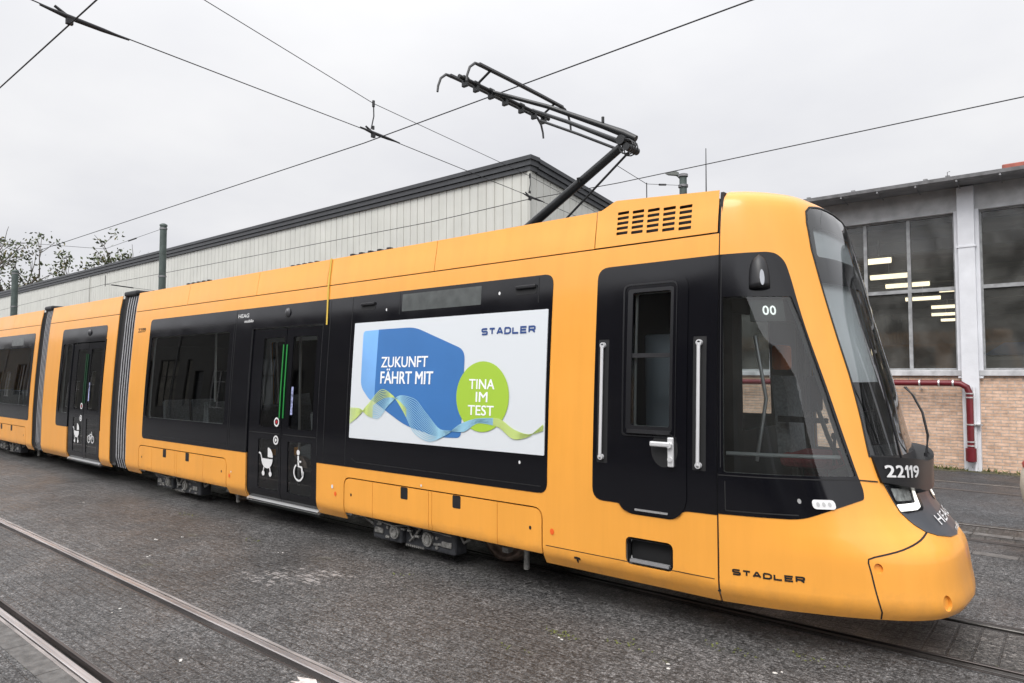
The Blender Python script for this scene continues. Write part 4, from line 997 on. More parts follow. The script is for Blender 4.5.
ASP = paving_mat('asphalt', (.048, .049, .051), 4.0, 3.7, mortar=.004, dark=.75, rough=.6, wet=.2)
RAILS = [(1.76, 1), (2.80, -1), (5.67, 1), (6.67, -1), (9.92, 1), (10.92, -1), (14.0, 1), (15.0, -1)]
def gap(y, s): return (y - .037, y + .105) if s > 0 else (y - .105, y + .037)
X0, X1 = -260, 60
ys = [-200]
for y, s in RAILS: ys += list(gap(y, s))
ys.append(300)
mb = MB()
zones = []
for i in range(0, len(ys), 2):
    a, b = ys[i], ys[i + 1]
    inner = any(abs(a - gap(*RAILS[k])[1]) < 1e-6 and k % 2 == 0 for k in range(8))
    if b == 300: mb.cur = 2; mb.add([(X0, a, 0), (X1, a, 0), (X1, b, 0), (X0, b, 0)], [(0, 1, 2, 3)])
    elif inner:
        mb.cur = 2 if a > 12 else 1 if a > 4 else 0; mb.add([(X0, a, 0), (X1, a, 0), (X1, b, 0), (X0, b, 0)], [(0, 1, 2, 3)])
    elif a > 10: mb.cur = 2; mb.add([(X0, a, 0), (X1, a, 0), (X1, b, 0), (X0, b, 0)], [(0, 1, 2, 3)])
    else: mb.cur = 0; mb.add([(X0, a, 0), (X1, a, 0), (X1, b, 0), (X0, b, 0)], [(0, 1, 2, 3)])
for (x0, x1) in ((-900, X0), (X1, 700)): mb.cur = 2; mb.add([(x0, -200, 0), (x1, -200, 0), (x1, 300, 0), (x0, 300, 0)], [(0, 1, 2, 3)])
mb.cur = 2
mb.add([(-900, 300, 0), (700, 300, 0), (700, 1100, 0), (-900, 1100, 0)], [(0, 1, 2, 3)]); mb.add([(-900, -900, 0), (700, -900, 0), (700, -200, 0), (-900, -200, 0)], [(0, 1, 2, 3)])
tag(mb.build('ground', PAV, mats=[PAV, SET, ASP]), kind='structure')
RS = mat('rail_steel', (.12, .105, .10), .42, metal=.85, noise=.5, nscale=7, rvar=.14, stretch=(.15, 3, 3))
RT = mat('rail_top', (.60, .56, .55), .38, metal=.95, noise=.25, nscale=9, rvar=.08, stretch=(.1, 6, 1))
RD = mat('rail_groove', (.012, .011, .010), .6)
CON = mat('joint_concrete', (.105, .10, .095), .6, noise=.4, nscale=14, bump=.3)
RN = ['grooved rail nearest the photographer, cut off by the lower left corner', 'grooved rail of the front track, the one farther from the photographer', 'near rail of the track the tram stands on', 'far rail of the track the tram stands on, seen beyond its nose',
      'near rail of the first track behind the tram', 'far rail of the first track behind the tram', 'rail before the workshop, nearer one of the last track', 'rail closest to the brick workshop wall']
for (y, s), lab in zip(RAILS, RN):
    r = empty('tram_rail', (0, y, 0), lab, 'rail', 'rails set into the yard')
    def pr(pts, nm, m_):
        q = MB(); vs = [(X0, y + s * a, z) for a, z in pts] + [(X1, y + s * a, z) for a, z in pts]; k = len(pts)
        q.add(vs, [(i, (i + 1) % k, (i + 1) % k + k, i + k) for i in range(k)]); o = q.build(nm, m_, r, off=(0, y, 0)); o.location = (0, 0, 0); return o
    RTx = RT if y < 4 else mat('rail_top_dull_shaded', (.10, .095, .09), .42, metal=.8, noise=.3, nscale=8)  # shade under the tram darkened into the head colour; tracks behind share it
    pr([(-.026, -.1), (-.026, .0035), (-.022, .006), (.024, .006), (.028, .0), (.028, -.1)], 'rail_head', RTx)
    pr([(.030, -.1), (.030, -.045), (.080, -.045), (.080, -.1)], 'groove', RD)
    pr([(.082, -.1), (.082, -.002), (.085, .001), (.1035, .001), (.1035, -.1)], 'rail_lip', RS)
    pr([(-.062, -.1), (-.062, .0035), (-.038, .0035), (-.038, -.1)], 'edge_strip', mat('edge_strip_grey', (.26, .235, .225), .5, noise=.4, nscale=6, stretch=(.5, 3, 1)) if y < 4 else RS)
    pr([(-.037, -.1), (-.037, -.010), (-.028, -.010), (-.028, -.1)], 'joint_filler', RD)
# light kerb setts beside the first track behind
m = MB(); rk = random.Random(3); x = -30
KS = mat('kerb_stone', (.13, .12, .112), .6, noise=.4, nscale=9, bump=.3)
for yk in (9.24, 10.32):
    x = -30
    while x < 25:
        l_ = rk.uniform(.25, .5); m.box((x, yk - .07, -.05), (x + l_ - .012, yk + .07, .006 + rk.uniform(0, .006)), .004); x += l_
tag(m.build('kerb', KS), kind='structure')
m = MB(); x = -60
while x < 20:
    l_ = rk.uniform(.4, .9); 
    for (yk, wd) in ((1.62, .075),): m.box((x, yk - wd, -.05), (x + l_ - .006, yk + wd, .003 + rk.uniform(0, .002)), .0)
    x += l_
tag(m.build('concrete_strip', CON), kind='structure')
# chalky white repair where the rail meets the bottom edge
m = MB(); c = (-3.86, 2.62)
pl = [(c[0] + (.13 + .05 * math.sin(5 * a + 1)) * cos(a), c[1] + (.06 + .02 * math.sin(4 * a)) * sin(a)) for a in [2 * pi * k / 26 for k in range(26)]]
m.prism(pl, .0005, .007, 'z'); tag(m.build('mortar_patch', mat('white_mortar', (.55, .50, .47), .8, noise=.35, nscale=25), off=(c[0], c[1], 0)), 'irregular patch of whitish mortar beside the rail at the bottom edge', 'mortar patch')

# ------------------------------------------------------------------ brick workshop
def brick_mat(name, c1, c2, mort, bw=.25, rh=.072):
    m = bpy.data.materials.new(name); m.use_nodes = True; n = m.node_tree.nodes; l = m.node_tree.links; b = n['Principled BSDF']; b.inputs['Roughness'].default_value = .85
    t = n.new('ShaderNodeTexCoord'); sp = n.new('ShaderNodeSeparateXYZ'); l.new(t.outputs['Object'], sp.inputs[0]); ad_ = n.new('ShaderNodeMath'); ad_.operation = 'ADD'; l.new(sp.outputs[0], ad_.inputs[0]); l.new(sp.outputs[1], ad_.inputs[1])
    cb = n.new('ShaderNodeCombineXYZ'); l.new(ad_.outputs[0], cb.inputs[0]); l.new(sp.outputs[2], cb.inputs[1])
    br = n.new('ShaderNodeTexBrick'); br.inputs['Scale'].default_value = 1; br.inputs['Brick Width'].default_value = bw; br.inputs['Row Height'].default_value = rh; br.inputs['Mortar Size'].default_value = .009; br.inputs['Mortar Smooth'].default_value = .3
    br.inputs['Color1'].default_value = (*c1, 1); br.inputs['Color2'].default_value = (*c2, 1); br.inputs['Mortar'].default_value = (*mort, 1); l.new(cb.outputs[0], br.inputs['Vector'])
    x = n.new('ShaderNodeTexNoise'); x.inputs['Scale'].default_value = 7; x.inputs['Detail'].default_value = 8; x.inputs['Roughness'].default_value = .7; l.new(cb.outputs[0], x.inputs['Vector'])
    r = n.new('ShaderNodeValToRGB'); l.new(x.outputs[0], r.inputs[0]); r.color_ramp.elements[0].position = .3; r.color_ramp.elements[0].color = (.62, .60, .60, 1); r.color_ramp.elements[1].position = .65; r.color_ramp.elements[1].color = (1.12, 1.1, 1.1, 1)
    mx_ = n.new('ShaderNodeMix'); mx_.data_type = 'RGBA'; mx_.blend_type = 'MULTIPLY'; mx_.inputs[0].default_value = 1; l.new(br.outputs[0], mx_.inputs[6]); l.new(r.outputs[0], mx_.inputs[7]); l.new(mx_.outputs[2], b.inputs['Base Color'])
    bp = n.new('ShaderNodeBump'); bp.inputs['Distance'].default_value = .01; bp.invert = True; l.new(br.outputs['Fac'], bp.inputs['Height']); l.new(bp.outputs[0], b.inputs['Normal'])
    return m
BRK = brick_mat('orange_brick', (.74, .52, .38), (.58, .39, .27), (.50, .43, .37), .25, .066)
CONC = mat('painted_concrete', (.64, .65, .68), .75, noise=.08, nscale=3, bump=.15, bscale=30)
BEAM = mat('beam_concrete', (.44, .445, .45), .8, noise=.2, nscale=4, bump=.2, bscale=20)
FRM = mat('window_frame_grey', (.28, .285, .29), .6, noise=.3, nscale=8)
ZN = mat('gutter_zinc', (.20, .20, .205), .5, metal=.4, noise=.3, nscale=6)
ws_ = empty('workshop_building', (-1.7, 17, 0), 'low brick workshop with tall dark windows and white pillars, right of the tram', 'building')
WO = (-1.7, 17, 0)
def wpart(m_, name, mt, par=None, **k):
    o = m_.build(name, mt, par or ws_, off=WO, **k); o.location = (0, 0, 0) if True else WO; return o
xl, xr = -9.7, 21.7
cols = [-1.70 + 3.9 * k for k in range(-2, 7)]
m = MB(); m.box((xl, 17.02, 0), (xr, 17.3, 1.95)); wpart(m, 'brick_wall', BRK)
m = MB(); m.box((xl, 16.94, 1.95), (xr, 17.3, 2.07), .01); wpart(m, 'window_sill', mat('sill_grey', (.45, .45, .46), .7, noise=.3, nscale=5))
m = MB(); m.box((xl, 17.00, 5.47), (xr, 17.35, 5.93)); m.box((xl, 16.97, 5.40), (xr, 17.3, 5.47)); wpart(m, 'lintel_beam', BEAM)
for cx3 in cols:
    m = MB(); m.box((cx3 - .15, 16.86, 0), (cx3 + .15, 17.25, 5.9), .012); m.box((cx3 - .22, 16.95, 1.9), (cx3 + .22, 17.2, 5.42), .008); m.box((cx3 - .17, 16.845, 4.62), (cx3 + .17, 17.0, 4.655)); wpart(m, 'pillar', CONC)
edges = [xl] + cols + [xr]
for a, b in zip(edges, edges[1:]):
    a2, b2 = a + .22, b - .22
    if b2 - a2 < .5: continue
    nm = max(1, round((b2 - a2) / .88)); xs = [a2 + (b2 - a2) * k / nm for k in range(nm + 1)]
    for (p, q) in zip(xs, xs[1:]):
        for (z0, z1) in ((2.07, 3.80), (3.80, 5.40)):
            fr = MB(); t_ = .035
            fr.box((p, 17.08, z0), (p + t_, 17.16, z1), 0); fr.box((q - t_, 17.08, z0), (q, 17.16, z1)); fr.box((p + t_, 17.08, z0), (q - t_, 17.16, z0 + t_ * 1.2)); fr.box((p + t_, 17.08, z1 - t_), (q - t_, 17.16, z1))
            f_ = wpart(fr, 'window_frame', FRM)
            g_ = MB(); g_.add([(p + t_, 17.12, z0 + t_), (q - t_, 17.12, z0 + t_), (q - t_, 17.12, z1 - t_), (p + t_, 17.12, z1 - t_)], [(0, 1, 2, 3)])
            wpart(g_, 'pane', GL_W, f_)
m = MB(); m.prism([(16.35, 5.93), (16.35, 6.02), (17.3, 6.22), (60, 8.5), (60, 8.4), (17.3, 6.08), (17.0, 5.93)], xl - .3, xr + .3, 'x'); wpart(m, 'roof', mat('roof_felt', (.22, .22, .225), .8, noise=.3, nscale=2))
m = MB(); 
pts = [(16.35 + .0, 6.0), (16.33, 5.92), (16.27, 5.88), (16.21, 5.92), (16.20, 5.99), (16.215, 5.99), (16.22, 5.925), (16.27, 5.895), (16.32, 5.93), (16.335, 6.0)]
m.prism(pts, xl - .3, xr + .3, 'x')
x = xl
while x < xr: m.box((x, 16.19, 5.865), (x + .03, 16.36, 5.90)); m.tube([(x, 16.25, 5.89), (x, 16.9, 5.87)], .012, 6); x += .72
wpart(m, 'gutter', ZN)
m = MB()
for x in (-1.95, -2.35, -3.75, -4.7): m.box((x - .04, 16.5, 6.02), (x + .04, 16.6, 6.10), .01)
m.tube([(-1.95, 16.5, 6.0), (-1.95, 16.5, 6.16), (-1.90, 16.5, 6.17)], .008, 6); wpart(m, 'snow_guard', ZN)
m = MB(); m.box((-1.15, 18.4, 6.2), (4.5, 19.4, 6.62), .02); wpart(m, 'roof_upstand', mat('red_cladding', (.30, .085, .06), .7, noise=.3, nscale=6))
PIPE = mat('pipe_red', (.13, .008, .014), .4, noise=.2, nscale=8)
m = MB(); m.tube([(-9, 16.72, 1.80), (-2.0, 16.72, 1.80), (-1.86, 16.72, 1.79), (-1.75, 16.72, 1.72), (-1.71, 16.72, 1.60), (-1.71, 16.72, .2)], .062, 14); m.cyl((-1.71, 16.72, .22), (-1.71, 16.72, .48), .095)
pp = wpart(m, 'dark_red_pipe', PIPE)
m = MB()
for x in (-3.1, -2.6, -2.25, -2.0): m.ring((x, 16.72, 1.80), (1, 0, 0), .05, .075, .03)
for z in (1.58, 1.5, .95, .6, .52): m.ring((-1.71, 16.72, z), (0, 0, 1), .05, .075, .025)
for x in (-3.1, -2.6): m.box((x, 16.72, 1.66), (x + .02, 17.02, 1.70))
m.box((-1.72, 16.72, .95), (-1.5, 16.86, .97)); wpart(m, 'pipe_bracket', ALU, pp)
m = MB(); m.tube([(-1.64, 16.80, 1.72), (-1.64, 16.80, .02)], .03, 8); wpart(m, 'downpipe', CONC)
# inside of the workshop
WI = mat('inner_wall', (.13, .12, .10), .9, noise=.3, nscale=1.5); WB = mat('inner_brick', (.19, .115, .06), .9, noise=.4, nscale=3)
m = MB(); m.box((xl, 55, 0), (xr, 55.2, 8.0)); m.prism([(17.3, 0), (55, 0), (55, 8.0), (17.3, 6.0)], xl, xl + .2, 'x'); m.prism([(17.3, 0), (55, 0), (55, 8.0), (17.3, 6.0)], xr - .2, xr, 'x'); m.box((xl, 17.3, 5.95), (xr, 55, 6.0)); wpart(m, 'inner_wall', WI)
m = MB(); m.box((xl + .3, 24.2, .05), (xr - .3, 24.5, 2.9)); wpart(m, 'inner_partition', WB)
m = MB()
for yy in range(19, 54, 4):
    m.box((xl + .3, yy, 5.6), (xr - .3, yy + .2, 5.93))
wpart(m, 'roof_truss', INTD)
LITE = mat('lamp_lit', (1, .95, .8), .4, emit=(1, .87, .62), estr=3.0)
lamps = [(-4.80, -4.10, 22.5), (-5.50, -4.30, 26.3), (-5.60, -4.1, 29.3), (-4.2, -3.2, 32.0), (-5.9, -4.5, 35), (-5.6, -4.2, 40), (-6.3, -4.9, 45), (-6.5, -5.0, 50), (-6.0, -5.2, 20.3), (4.0, 5.2, 26.3), (8, 9.2, 26.3), (4.0, 5.2, 35)]
lw = ['row hanging nearest the windows, behind the left pane', 'second row from the windows', 'third row from the windows', 'between the third and fourth rows, farther right', 'fourth row from the windows', 'fifth row from the windows', 'sixth row from the windows', 'last row before the back wall', 'just behind the leftmost pane beside the tram windscreen', 'far right end of the second row', 'farthest right of all, in the second row', 'right end of the fourth row']
for (a, b, yy), lb in zip(lamps, lw):
    f_ = empty('fluorescent_lamp', ((a + b) / 2, yy, 5.35), 'lit fluorescent lamp in the workshop, ' + lb, 'lamp', 'lit lamps under the workshop ceiling')
    q = MB(); q.box((-(b - a) / 2, -.09, .06), ((b - a) / 2, .09, .12), .01); q.tube([(0, 0, .1), (0, 0, .62)], .01, 6); q.build('housing', ALU, f_)
    q = MB(); q.tube([(-(b - a) / 2 + .03, 0, 0), ((b - a) / 2 - .03, 0, 0)], .10, 10); q.build('tube', LITE, f_)
v = empty('rail_vehicle', (-.15, 19, 0), 'white vehicle body with a blue roof edge standing inside behind the right window', 'vehicle')
m = MB(); m.box((-1.6, 0, .6), (6, 2.2, 2.42), .12); m.build('body', mat('vehicle_white', (.62, .63, .62), .5), v)
m = MB(); m.prism([(-1.5, 2.42), (-1.1, 2.70), (5.8, 2.76), (6, 2.42)], -.03, 2.1); m.build('roof', mat('vehicle_blue', (.06, .12, .30), .5), v)
m = MB(); m.box((-.5, -.05, 2.18), (4.5, .01, 2.26), .02); m.tube([(-.6, -.04, 2.0), (-.5, -.06, 2.18)], .03); m.build('rub_rail', BLKM, v)

# ------------------------------------------------------------------ long metal-clad hall
hall = empty('clad_hall', (-14.1, 18, 0), 'long pale metal-clad hall with a dark roof edge behind the tram', 'building')
HO = (-14.1, 18, 0)
def clad(name, base):
    m = mat(name, base, .6, noise=.07, nscale=.9, rvar=.05); weather(m, .08, 0, 1, 0, (3, 3, .12)); return m
CL = clad('hall_cladding', (.51, .51, .475))
SLO = -.120
def hz(y): return 8.88 + SLO * (y - 18)
m = MB(); XH = -118
x = -14.1; k = 0
while x > XH:
    p = .40 if x > -60 else .8
    x2 = x - p
    m.add([(x, 18, 0), (x2 + .045, 18, 0), (x2 + .045, 18, 8.95), (x, 18, 8.95)], [(0, 1, 2, 3)])
    m.add([(x2 + .045, 18, 0), (x2 + .03, 18.035, 0), (x2 + .015, 18.035, 0), (x2, 18, 0), (x2 + .045, 18, 8.95), (x2 + .03, 18.035, 8.95), (x2 + .015, 18.035, 8.95), (x2, 18, 8.95)], [(0, 1, 5, 4), (1, 2, 6, 5), (2, 3, 7, 6)])
    x = x2; k += 1
o = m.build('cladding', CL, hall, off=HO, fixn=False); o.location = (0, 0, 0)
m = MB(); y = 18.0
while y < 46:
    y2 = y + .40
    m.add([(-14.1, y, 0), (-14.1, y2 - .045, 0), (-14.1, y2 - .045, hz(y2) + .1), (-14.1, y, hz(y) + .1)], [(3, 2, 1, 0)])
    m.add([(-14.1, y2 - .045, 0), (-14.135, y2 - .03, 0), (-14.135, y2 - .015, 0), (-14.1, y2, 0), (-14.1, y2 - .045, hz(y2) + .1), (-14.135, y2 - .03, hz(y2) + .1), (-14.135, y2 - .015, hz(y2) + .1), (-14.1, y2, hz(y2) + .1)], [(4, 5, 1, 0), (5, 6, 2, 1), (6, 7, 3, 2)])
    y = y2
o = m.build('gable_cladding', CL, hall, off=HO, fixn=False); o.location = (0, 0, 0)
m = MB(); m.box((-14.16, 17.94, 0), (-14.04, 18.03, 8.85)); m.box((-53.7, 17.95, 0), (-53.5, 18.0, 8.85)); o = m.build('corner_trim', clad('trim', (.42, .42, .39)), hall, off=HO); o.location = (0, 0, 0)
FAS = mat('fascia_dark', (.030, .032, .036), .45, noise=.2, nscale=3)
m = MB()
for dy, z0, z1 in ((-.10, 8.86, 9.02), (-.16, 9.02, 9.20), (-.22, 9.20, 9.34)): m.box((XH, 18 + dy, z0), (-14.1 - dy, 18.3, z1))
o = m.build('fascia', FAS, hall, off=HO); o.location = (0, 0, 0)
m = MB()
for dx, z0, z1 in ((.10, -.02, .14), (.16, .14, .32), (.22, .32, .46)):
    m.prism([(18.302, hz(18.3) + z0), (18.302, hz(18.3) + z1), (46, hz(46) + z1), (46, hz(46) + z0)], -14.3, -14.1 + dx, 'x')
o = m.build('verge', FAS, hall, off=HO); o.location = (0, 0, 0)
m = MB(); m.prism([(17.9, 9.0), (17.9, 9.28), (46, 5.95), (46, 5.6)], XH, -14.25, 'x'); o = m.build('roof', mat('hall_roof', (.12, .12, .125), .7), hall, off=HO); o.location = (0, 0, 0)
m = MB(); m.box((XH, 45.8, 0), (-14.1, 46, 6)); m.box((XH, 18.1, 0), (XH + .2, 46, 5.8)); o = m.build('rear_wall', CL, hall, off=HO); o.location = (0, 0, 0)

# ------------------------------------------------------------------ buildings opposite (seen mirrored in the windows)
opp = empty('plaster_depot', (-20, -15, 0), 'dark plastered depot with tall uneven windows, behind the photographer', 'building'); OO = (-20, -15, 0)
PL = mat('pale_plaster', (.15, .147, .14), .85, noise=.15, nscale=1.2)
def opart(m_, n_, mt, par=None): o = m_.build(n_, mt, par or opp, off=OO); o.location = (0, 0, 0); return o
ro = random.Random(12); wins = []; xw = -109
while xw < 20:
    wd = ro.choice((.9, 1.4, 2.2, 3.4)); z0 = ro.choice((.1, .9, 1.1)); z1 = ro.choice((3.4, 4.6, 5.6)); wins.append((xw, z0, xw + wd, z1)); xw += wd + ro.uniform(.5, 2.6)
m = MB(); px_ = -110
for (a_, z0, b_, z1) in wins:
    m.box((px_, -15.3, 0), (a_, -15, 8.6)); m.box((a_, -15.3, 0), (b_, -15, z0)); m.box((a_, -15.3, z1), (b_, -15, 8.6)); px_ = b_
m.box((px_, -15.3, 0), (22, -15, 8.6)); m.box((-110, -24, 0), (-109.8, -15.3, 8.6)); m.box((21.8, -24, 0), (22, -15.3, 8.6)); m.box((-110, -24.2, 0), (22, -24, 8.6)); opart(m, 'wall', PL)
OB = [mat('opposite_blind', (.45, .47, .48), .6), mat('opposite_dark_glass', (.03, .033, .038), .1), mat('opposite_curtain', (.24, .23, .20), .8, noise=.4, nscale=2)]
for (a_, z0, b_, z1) in wins:
    m = MB(); m.box((a_, -15.22, z0), (b_, -15.18, z1)); g = opart(m, 'window', ro.choice(OB))
    m = MB(); nb = max(1, int((b_ - a_) / .9))
    for i in range(nb + 1): x_ = a_ + (b_ - a_ - .07) * i / nb; m.box((x_, -15.18, z0), (x_ + .07, -15.1, z1))
    for z in (z0, (z0 + z1) * .62, z1 - .07): m.box((a_, -15.18, z), (b_, -15.09, z + .07))
    opart(m, 'window_frame', WHT if ro.random() < .5 else BLKM, g)
m = MB(); px_ = -109
while px_ < 20: m.box((px_, -14.98, 0), (px_ + .12, -14.86, 8.5)); px_ += ro.uniform(5, 11)
opart(m, 'downpipe', ZN)
m = MB(); m.prism([(-14.6, 8.6), (-14.6, 8.8), (-19.5, 10.2), (-24.4, 8.8), (-24.4, 8.6)], -110.4, 22.4, 'x'); opart(m, 'roof', mat('tile_roof', (.12, .07, .055), .8, noise=.3))

# ------------------------------------------------------------------ poles, wires
POL = mat('pole_green_grey', (.055, .075, .068), .55, noise=.25, nscale=5)
def pole(x, y, h, lab, r0=.13, r1=.10):
    p = empty('catenary_pole', (x, y, 0), lab, 'pole', 'poles behind the tram'); m = MB(); m.tube([(0, 0, 0), (0, 0, h)], [r0, r1], 16); m.build('shaft', POL, p)
    m = MB(); m.lathe((0, 0, h), [(r1 + .02, -.06), (r1 + .02, 0), (r1 * .5, .05), (0, .06)], 16); m.build('cap', POL, p)
    m = MB(); m.box((-.28, -.28, 0), (.28, .28, .03), .005)
    for a in (-.2, .2):
        for b in (-.2, .2): m.cyl((a, b, .03), (a, b, .07), .02, 8)
    m.build('base_plate', POL, p)
    m = MB(); m.ring((0, 0, h - .2), (0, 0, 1), r1 - .01, r1 + .02, .06); m.ring((0, 0, h - 2.2), (0, 0, 1), r1 - .01, r1 + .025, .06); m.build('clamp_band', ZN, p)
    return p
pole(-29.2, 12.5, 8.2, 'dark green steel pole rising before the clad hall, tall one right of the trees', .155, .13)
pole(-49.3, 12.5, 8.2, 'dark green steel pole at the left edge in front of the trees', .2, .17)
lp = empty('lamp_pole', (-6.16, 13, 0), 'short dark pole with a flat lamp on top, showing just above the cab roof', 'lamp pole')
m = MB(); m.tube([(0, 0, 0), (0, 0, 6.12)], [.09, .075], 14); m.build('shaft', POL, lp)
m = MB(); m.tube([(0, 0, 5.98), (-.10, -.02, 6.10), (-.14, -.03, 6.13)], .03); m.build('arm', POL, lp)
m = MB(); m.prism([(-.10, 6.10), (-.36, 6.17), (-.36, 6.20), (-.12, 6.19)], -.08, .06); m.build('lamp_head', mat('lamp_body', (.12, .13, .12), .5), lp)
m = MB(); m.ring((0, 0, 5.84), (0, 0, 1), .07, .10, .05); m.ring((0, 0, 6.06), (0, 0, 1), .07, .10, .05); m.build('clamp_band', ZN, lp)
WIRE = mat('wire_dark', (.035, .035, .038), .5, metal=.5); FIT = mat('fitting_dark', (.02, .02, .022), .6)
def wire(name, pts, r, lab, cat, grp, m_=WIRE, org=None):
    o = pts[0] if org is None else org
    m = MB(); m.tube([(p[0] - o[0], p[1] - o[1], p[2] - o[2]) for p in pts], r, 6); ob = m.build(name, m_); ob.location = o; return tag(ob, lab, cat, grp)
wire('contact_wire', [(-70, 2.2, 5.3), (20, 2.2, 5.3)], .0075, 'contact wire crossing the upper left corner, over the nearest track', 'wire', 'overhead contact wires')
wire('contact_wire', [(-80, 6.1, 5.39), (-42, 6.25, 5.39), (-22, 6.1, 5.39), (-8, 6.25, 5.39), (-2.2, 6.055, 5.39), (14, 6.3, 5.39)], .0075, 'contact wire touched by the raised pantograph', 'wire', 'overhead contact wires')
wire('contact_wire', [(-80, 10.4, 5.4), (-45, 10.7, 5.4), (-28.4, 10.1, 5.4), (-11, 10.55, 5.4), (-8.26, 10.38, 5.4), (-6.2, 10.5, 5.4), (20, 9.9, 5.4)], .0075, 'contact wire passing low before the clad hall and the workshop windows', 'wire', 'overhead contact wires')
def sx(y): return -7.02 - .108 * y
low = empty('lower_span_wire', (sx(6.17), 6.17, 5.45), 'lower span wire crossing from top left to the hall corner, carrying the wire clamps', 'wire', 'span wires over the yard'); lo = low.location.copy()
def sub(par, name, m_, mt): o = m_.build(name, mt, par, off=tuple(par.location)); o.location = (0, 0, 0); return o
m = MB(); m.tube([(sx(-15), -15, 6.0), (sx(1.2), 1.2, 5.42), (sx(2.2), 2.2, 5.38), (sx(6.17), 6.17, 5.45), (sx(10.4), 10.4, 5.46), (-9.3, 16.98, 5.60)], .006, 6); sub(low, 'wire', m, WIRE)
for y in (2.2, 6.17, 10.4):
    z = 5.40 if y > 3 else 5.32
    m = MB(); m.tube([(sx(y - .25), y - .25, z + .06), (sx(y), y, z + .05), (sx(y + .3), y + .3, z + .055), (sx(y + .55), y + .55, z + .06)], [.010, .026, .022, .008], 8); m.box((sx(y) - .02, y - .03, z - .02), (sx(y) + .02, y + .03, z + .06), .005)
    m.tube([(sx(y), y, z + .05), (sx(y) - .02, y - .12, z + .12)], .014, 6)
    sub(low, 'wire_clamp', m, FIT)
upw = empty('upper_span_wire', (sx(6.17), 6.17, 5.88), 'upper span wire running above the lower one, kinked down at its two hangers', 'wire', 'span wires over the yard')
m = MB(); m.tube([(sx(-15), -15, 8.3), (sx(3.6), 3.6, 6.17), (sx(6.17), 6.17, 5.88), (sx(10.4), 10.4, 5.86), (-9.3, 16.98, 5.82)], .005, 6); sub(upw, 'wire', m, WIRE)
for y, za, zb in ((6.17, 5.88, 5.50), (10.4, 5.87, 5.52), (1.75, 6.35, 5.44)):
    m = MB(); m.tube([(sx(y), y, za + .02), (sx(y) + .01, y, (za + zb) / 2), (sx(y) - .01, y - .03, zb)], .009, 6); m.cyl((sx(y), y, za - .05), (sx(y), y, za + .04), .02, 8); m.cyl((sx(y), y, zb), (sx(y), y, zb + .05), .018, 8); sub(upw, 'hanger', m, FIT)
rs_ = empty('right_span_wire', (-5.6, 10.4, 5.2), 'thin span wire tied to the short lamp pole', 'wire', 'span wires over the yard')
m = MB(); m.tube([(-6.16, 13, 5.88), (-5.6, 10.4, 5.25), (-5.3, 8.9, 5.16)], .005, 6); m.tube([(-5.3, 8.9, 5.16), (-3.4, -15, 6.2)], .004, 6) if False else None; sub(rs_, 'wire', m, WIRE)
m = MB(); m.tube([(-5.77, 11.2, 5.44), (-5.85, 11.6, 5.54)], .02, 6); sub(rs_, 'insulator', m, FIT)
m = MB(); m.tube([(-5.6, 10.4, 5.27), (-5.6, 10.4, 4.9)], .009, 6); sub(rs_, 'hanger', m, FIT)
ls = empty('left_span_wire', (-29.2, 10.4, 6.9), 'span wire tied to the tall pole before the clad hall', 'wire', 'span wires over the yard')
m = MB(); m.tube([(-29.2, 12.5, 8.05), (-29.5, 10.4, 6.92), (-29.9, 6.5, 6.75), (-31, -15, 7.6)], .008, 6); sub(ls, 'wire', m, WIRE)
m = MB(); m.tube([(-29.2, 12.5, 5.4), (-29.3, 10.4, 5.5)], .008, 6); m.tube([(-29.45, 10.4, 6.92), (-29.45, 10.4, 6.95)], .03, 8); m.tube([(-29.32, 11.5, 7.5), (-29.36, 11.2, 7.34)], .03, 6); m.tube([(-29.35, 10.4, 5.85), (-29.35, 10.4, 5.42)], .014, 6); m.tube([(-29.3, 10.6, 5.5), (-29.25, 11.4, 5.45)], .025, 6); sub(ls, 'hanger', m, FIT)

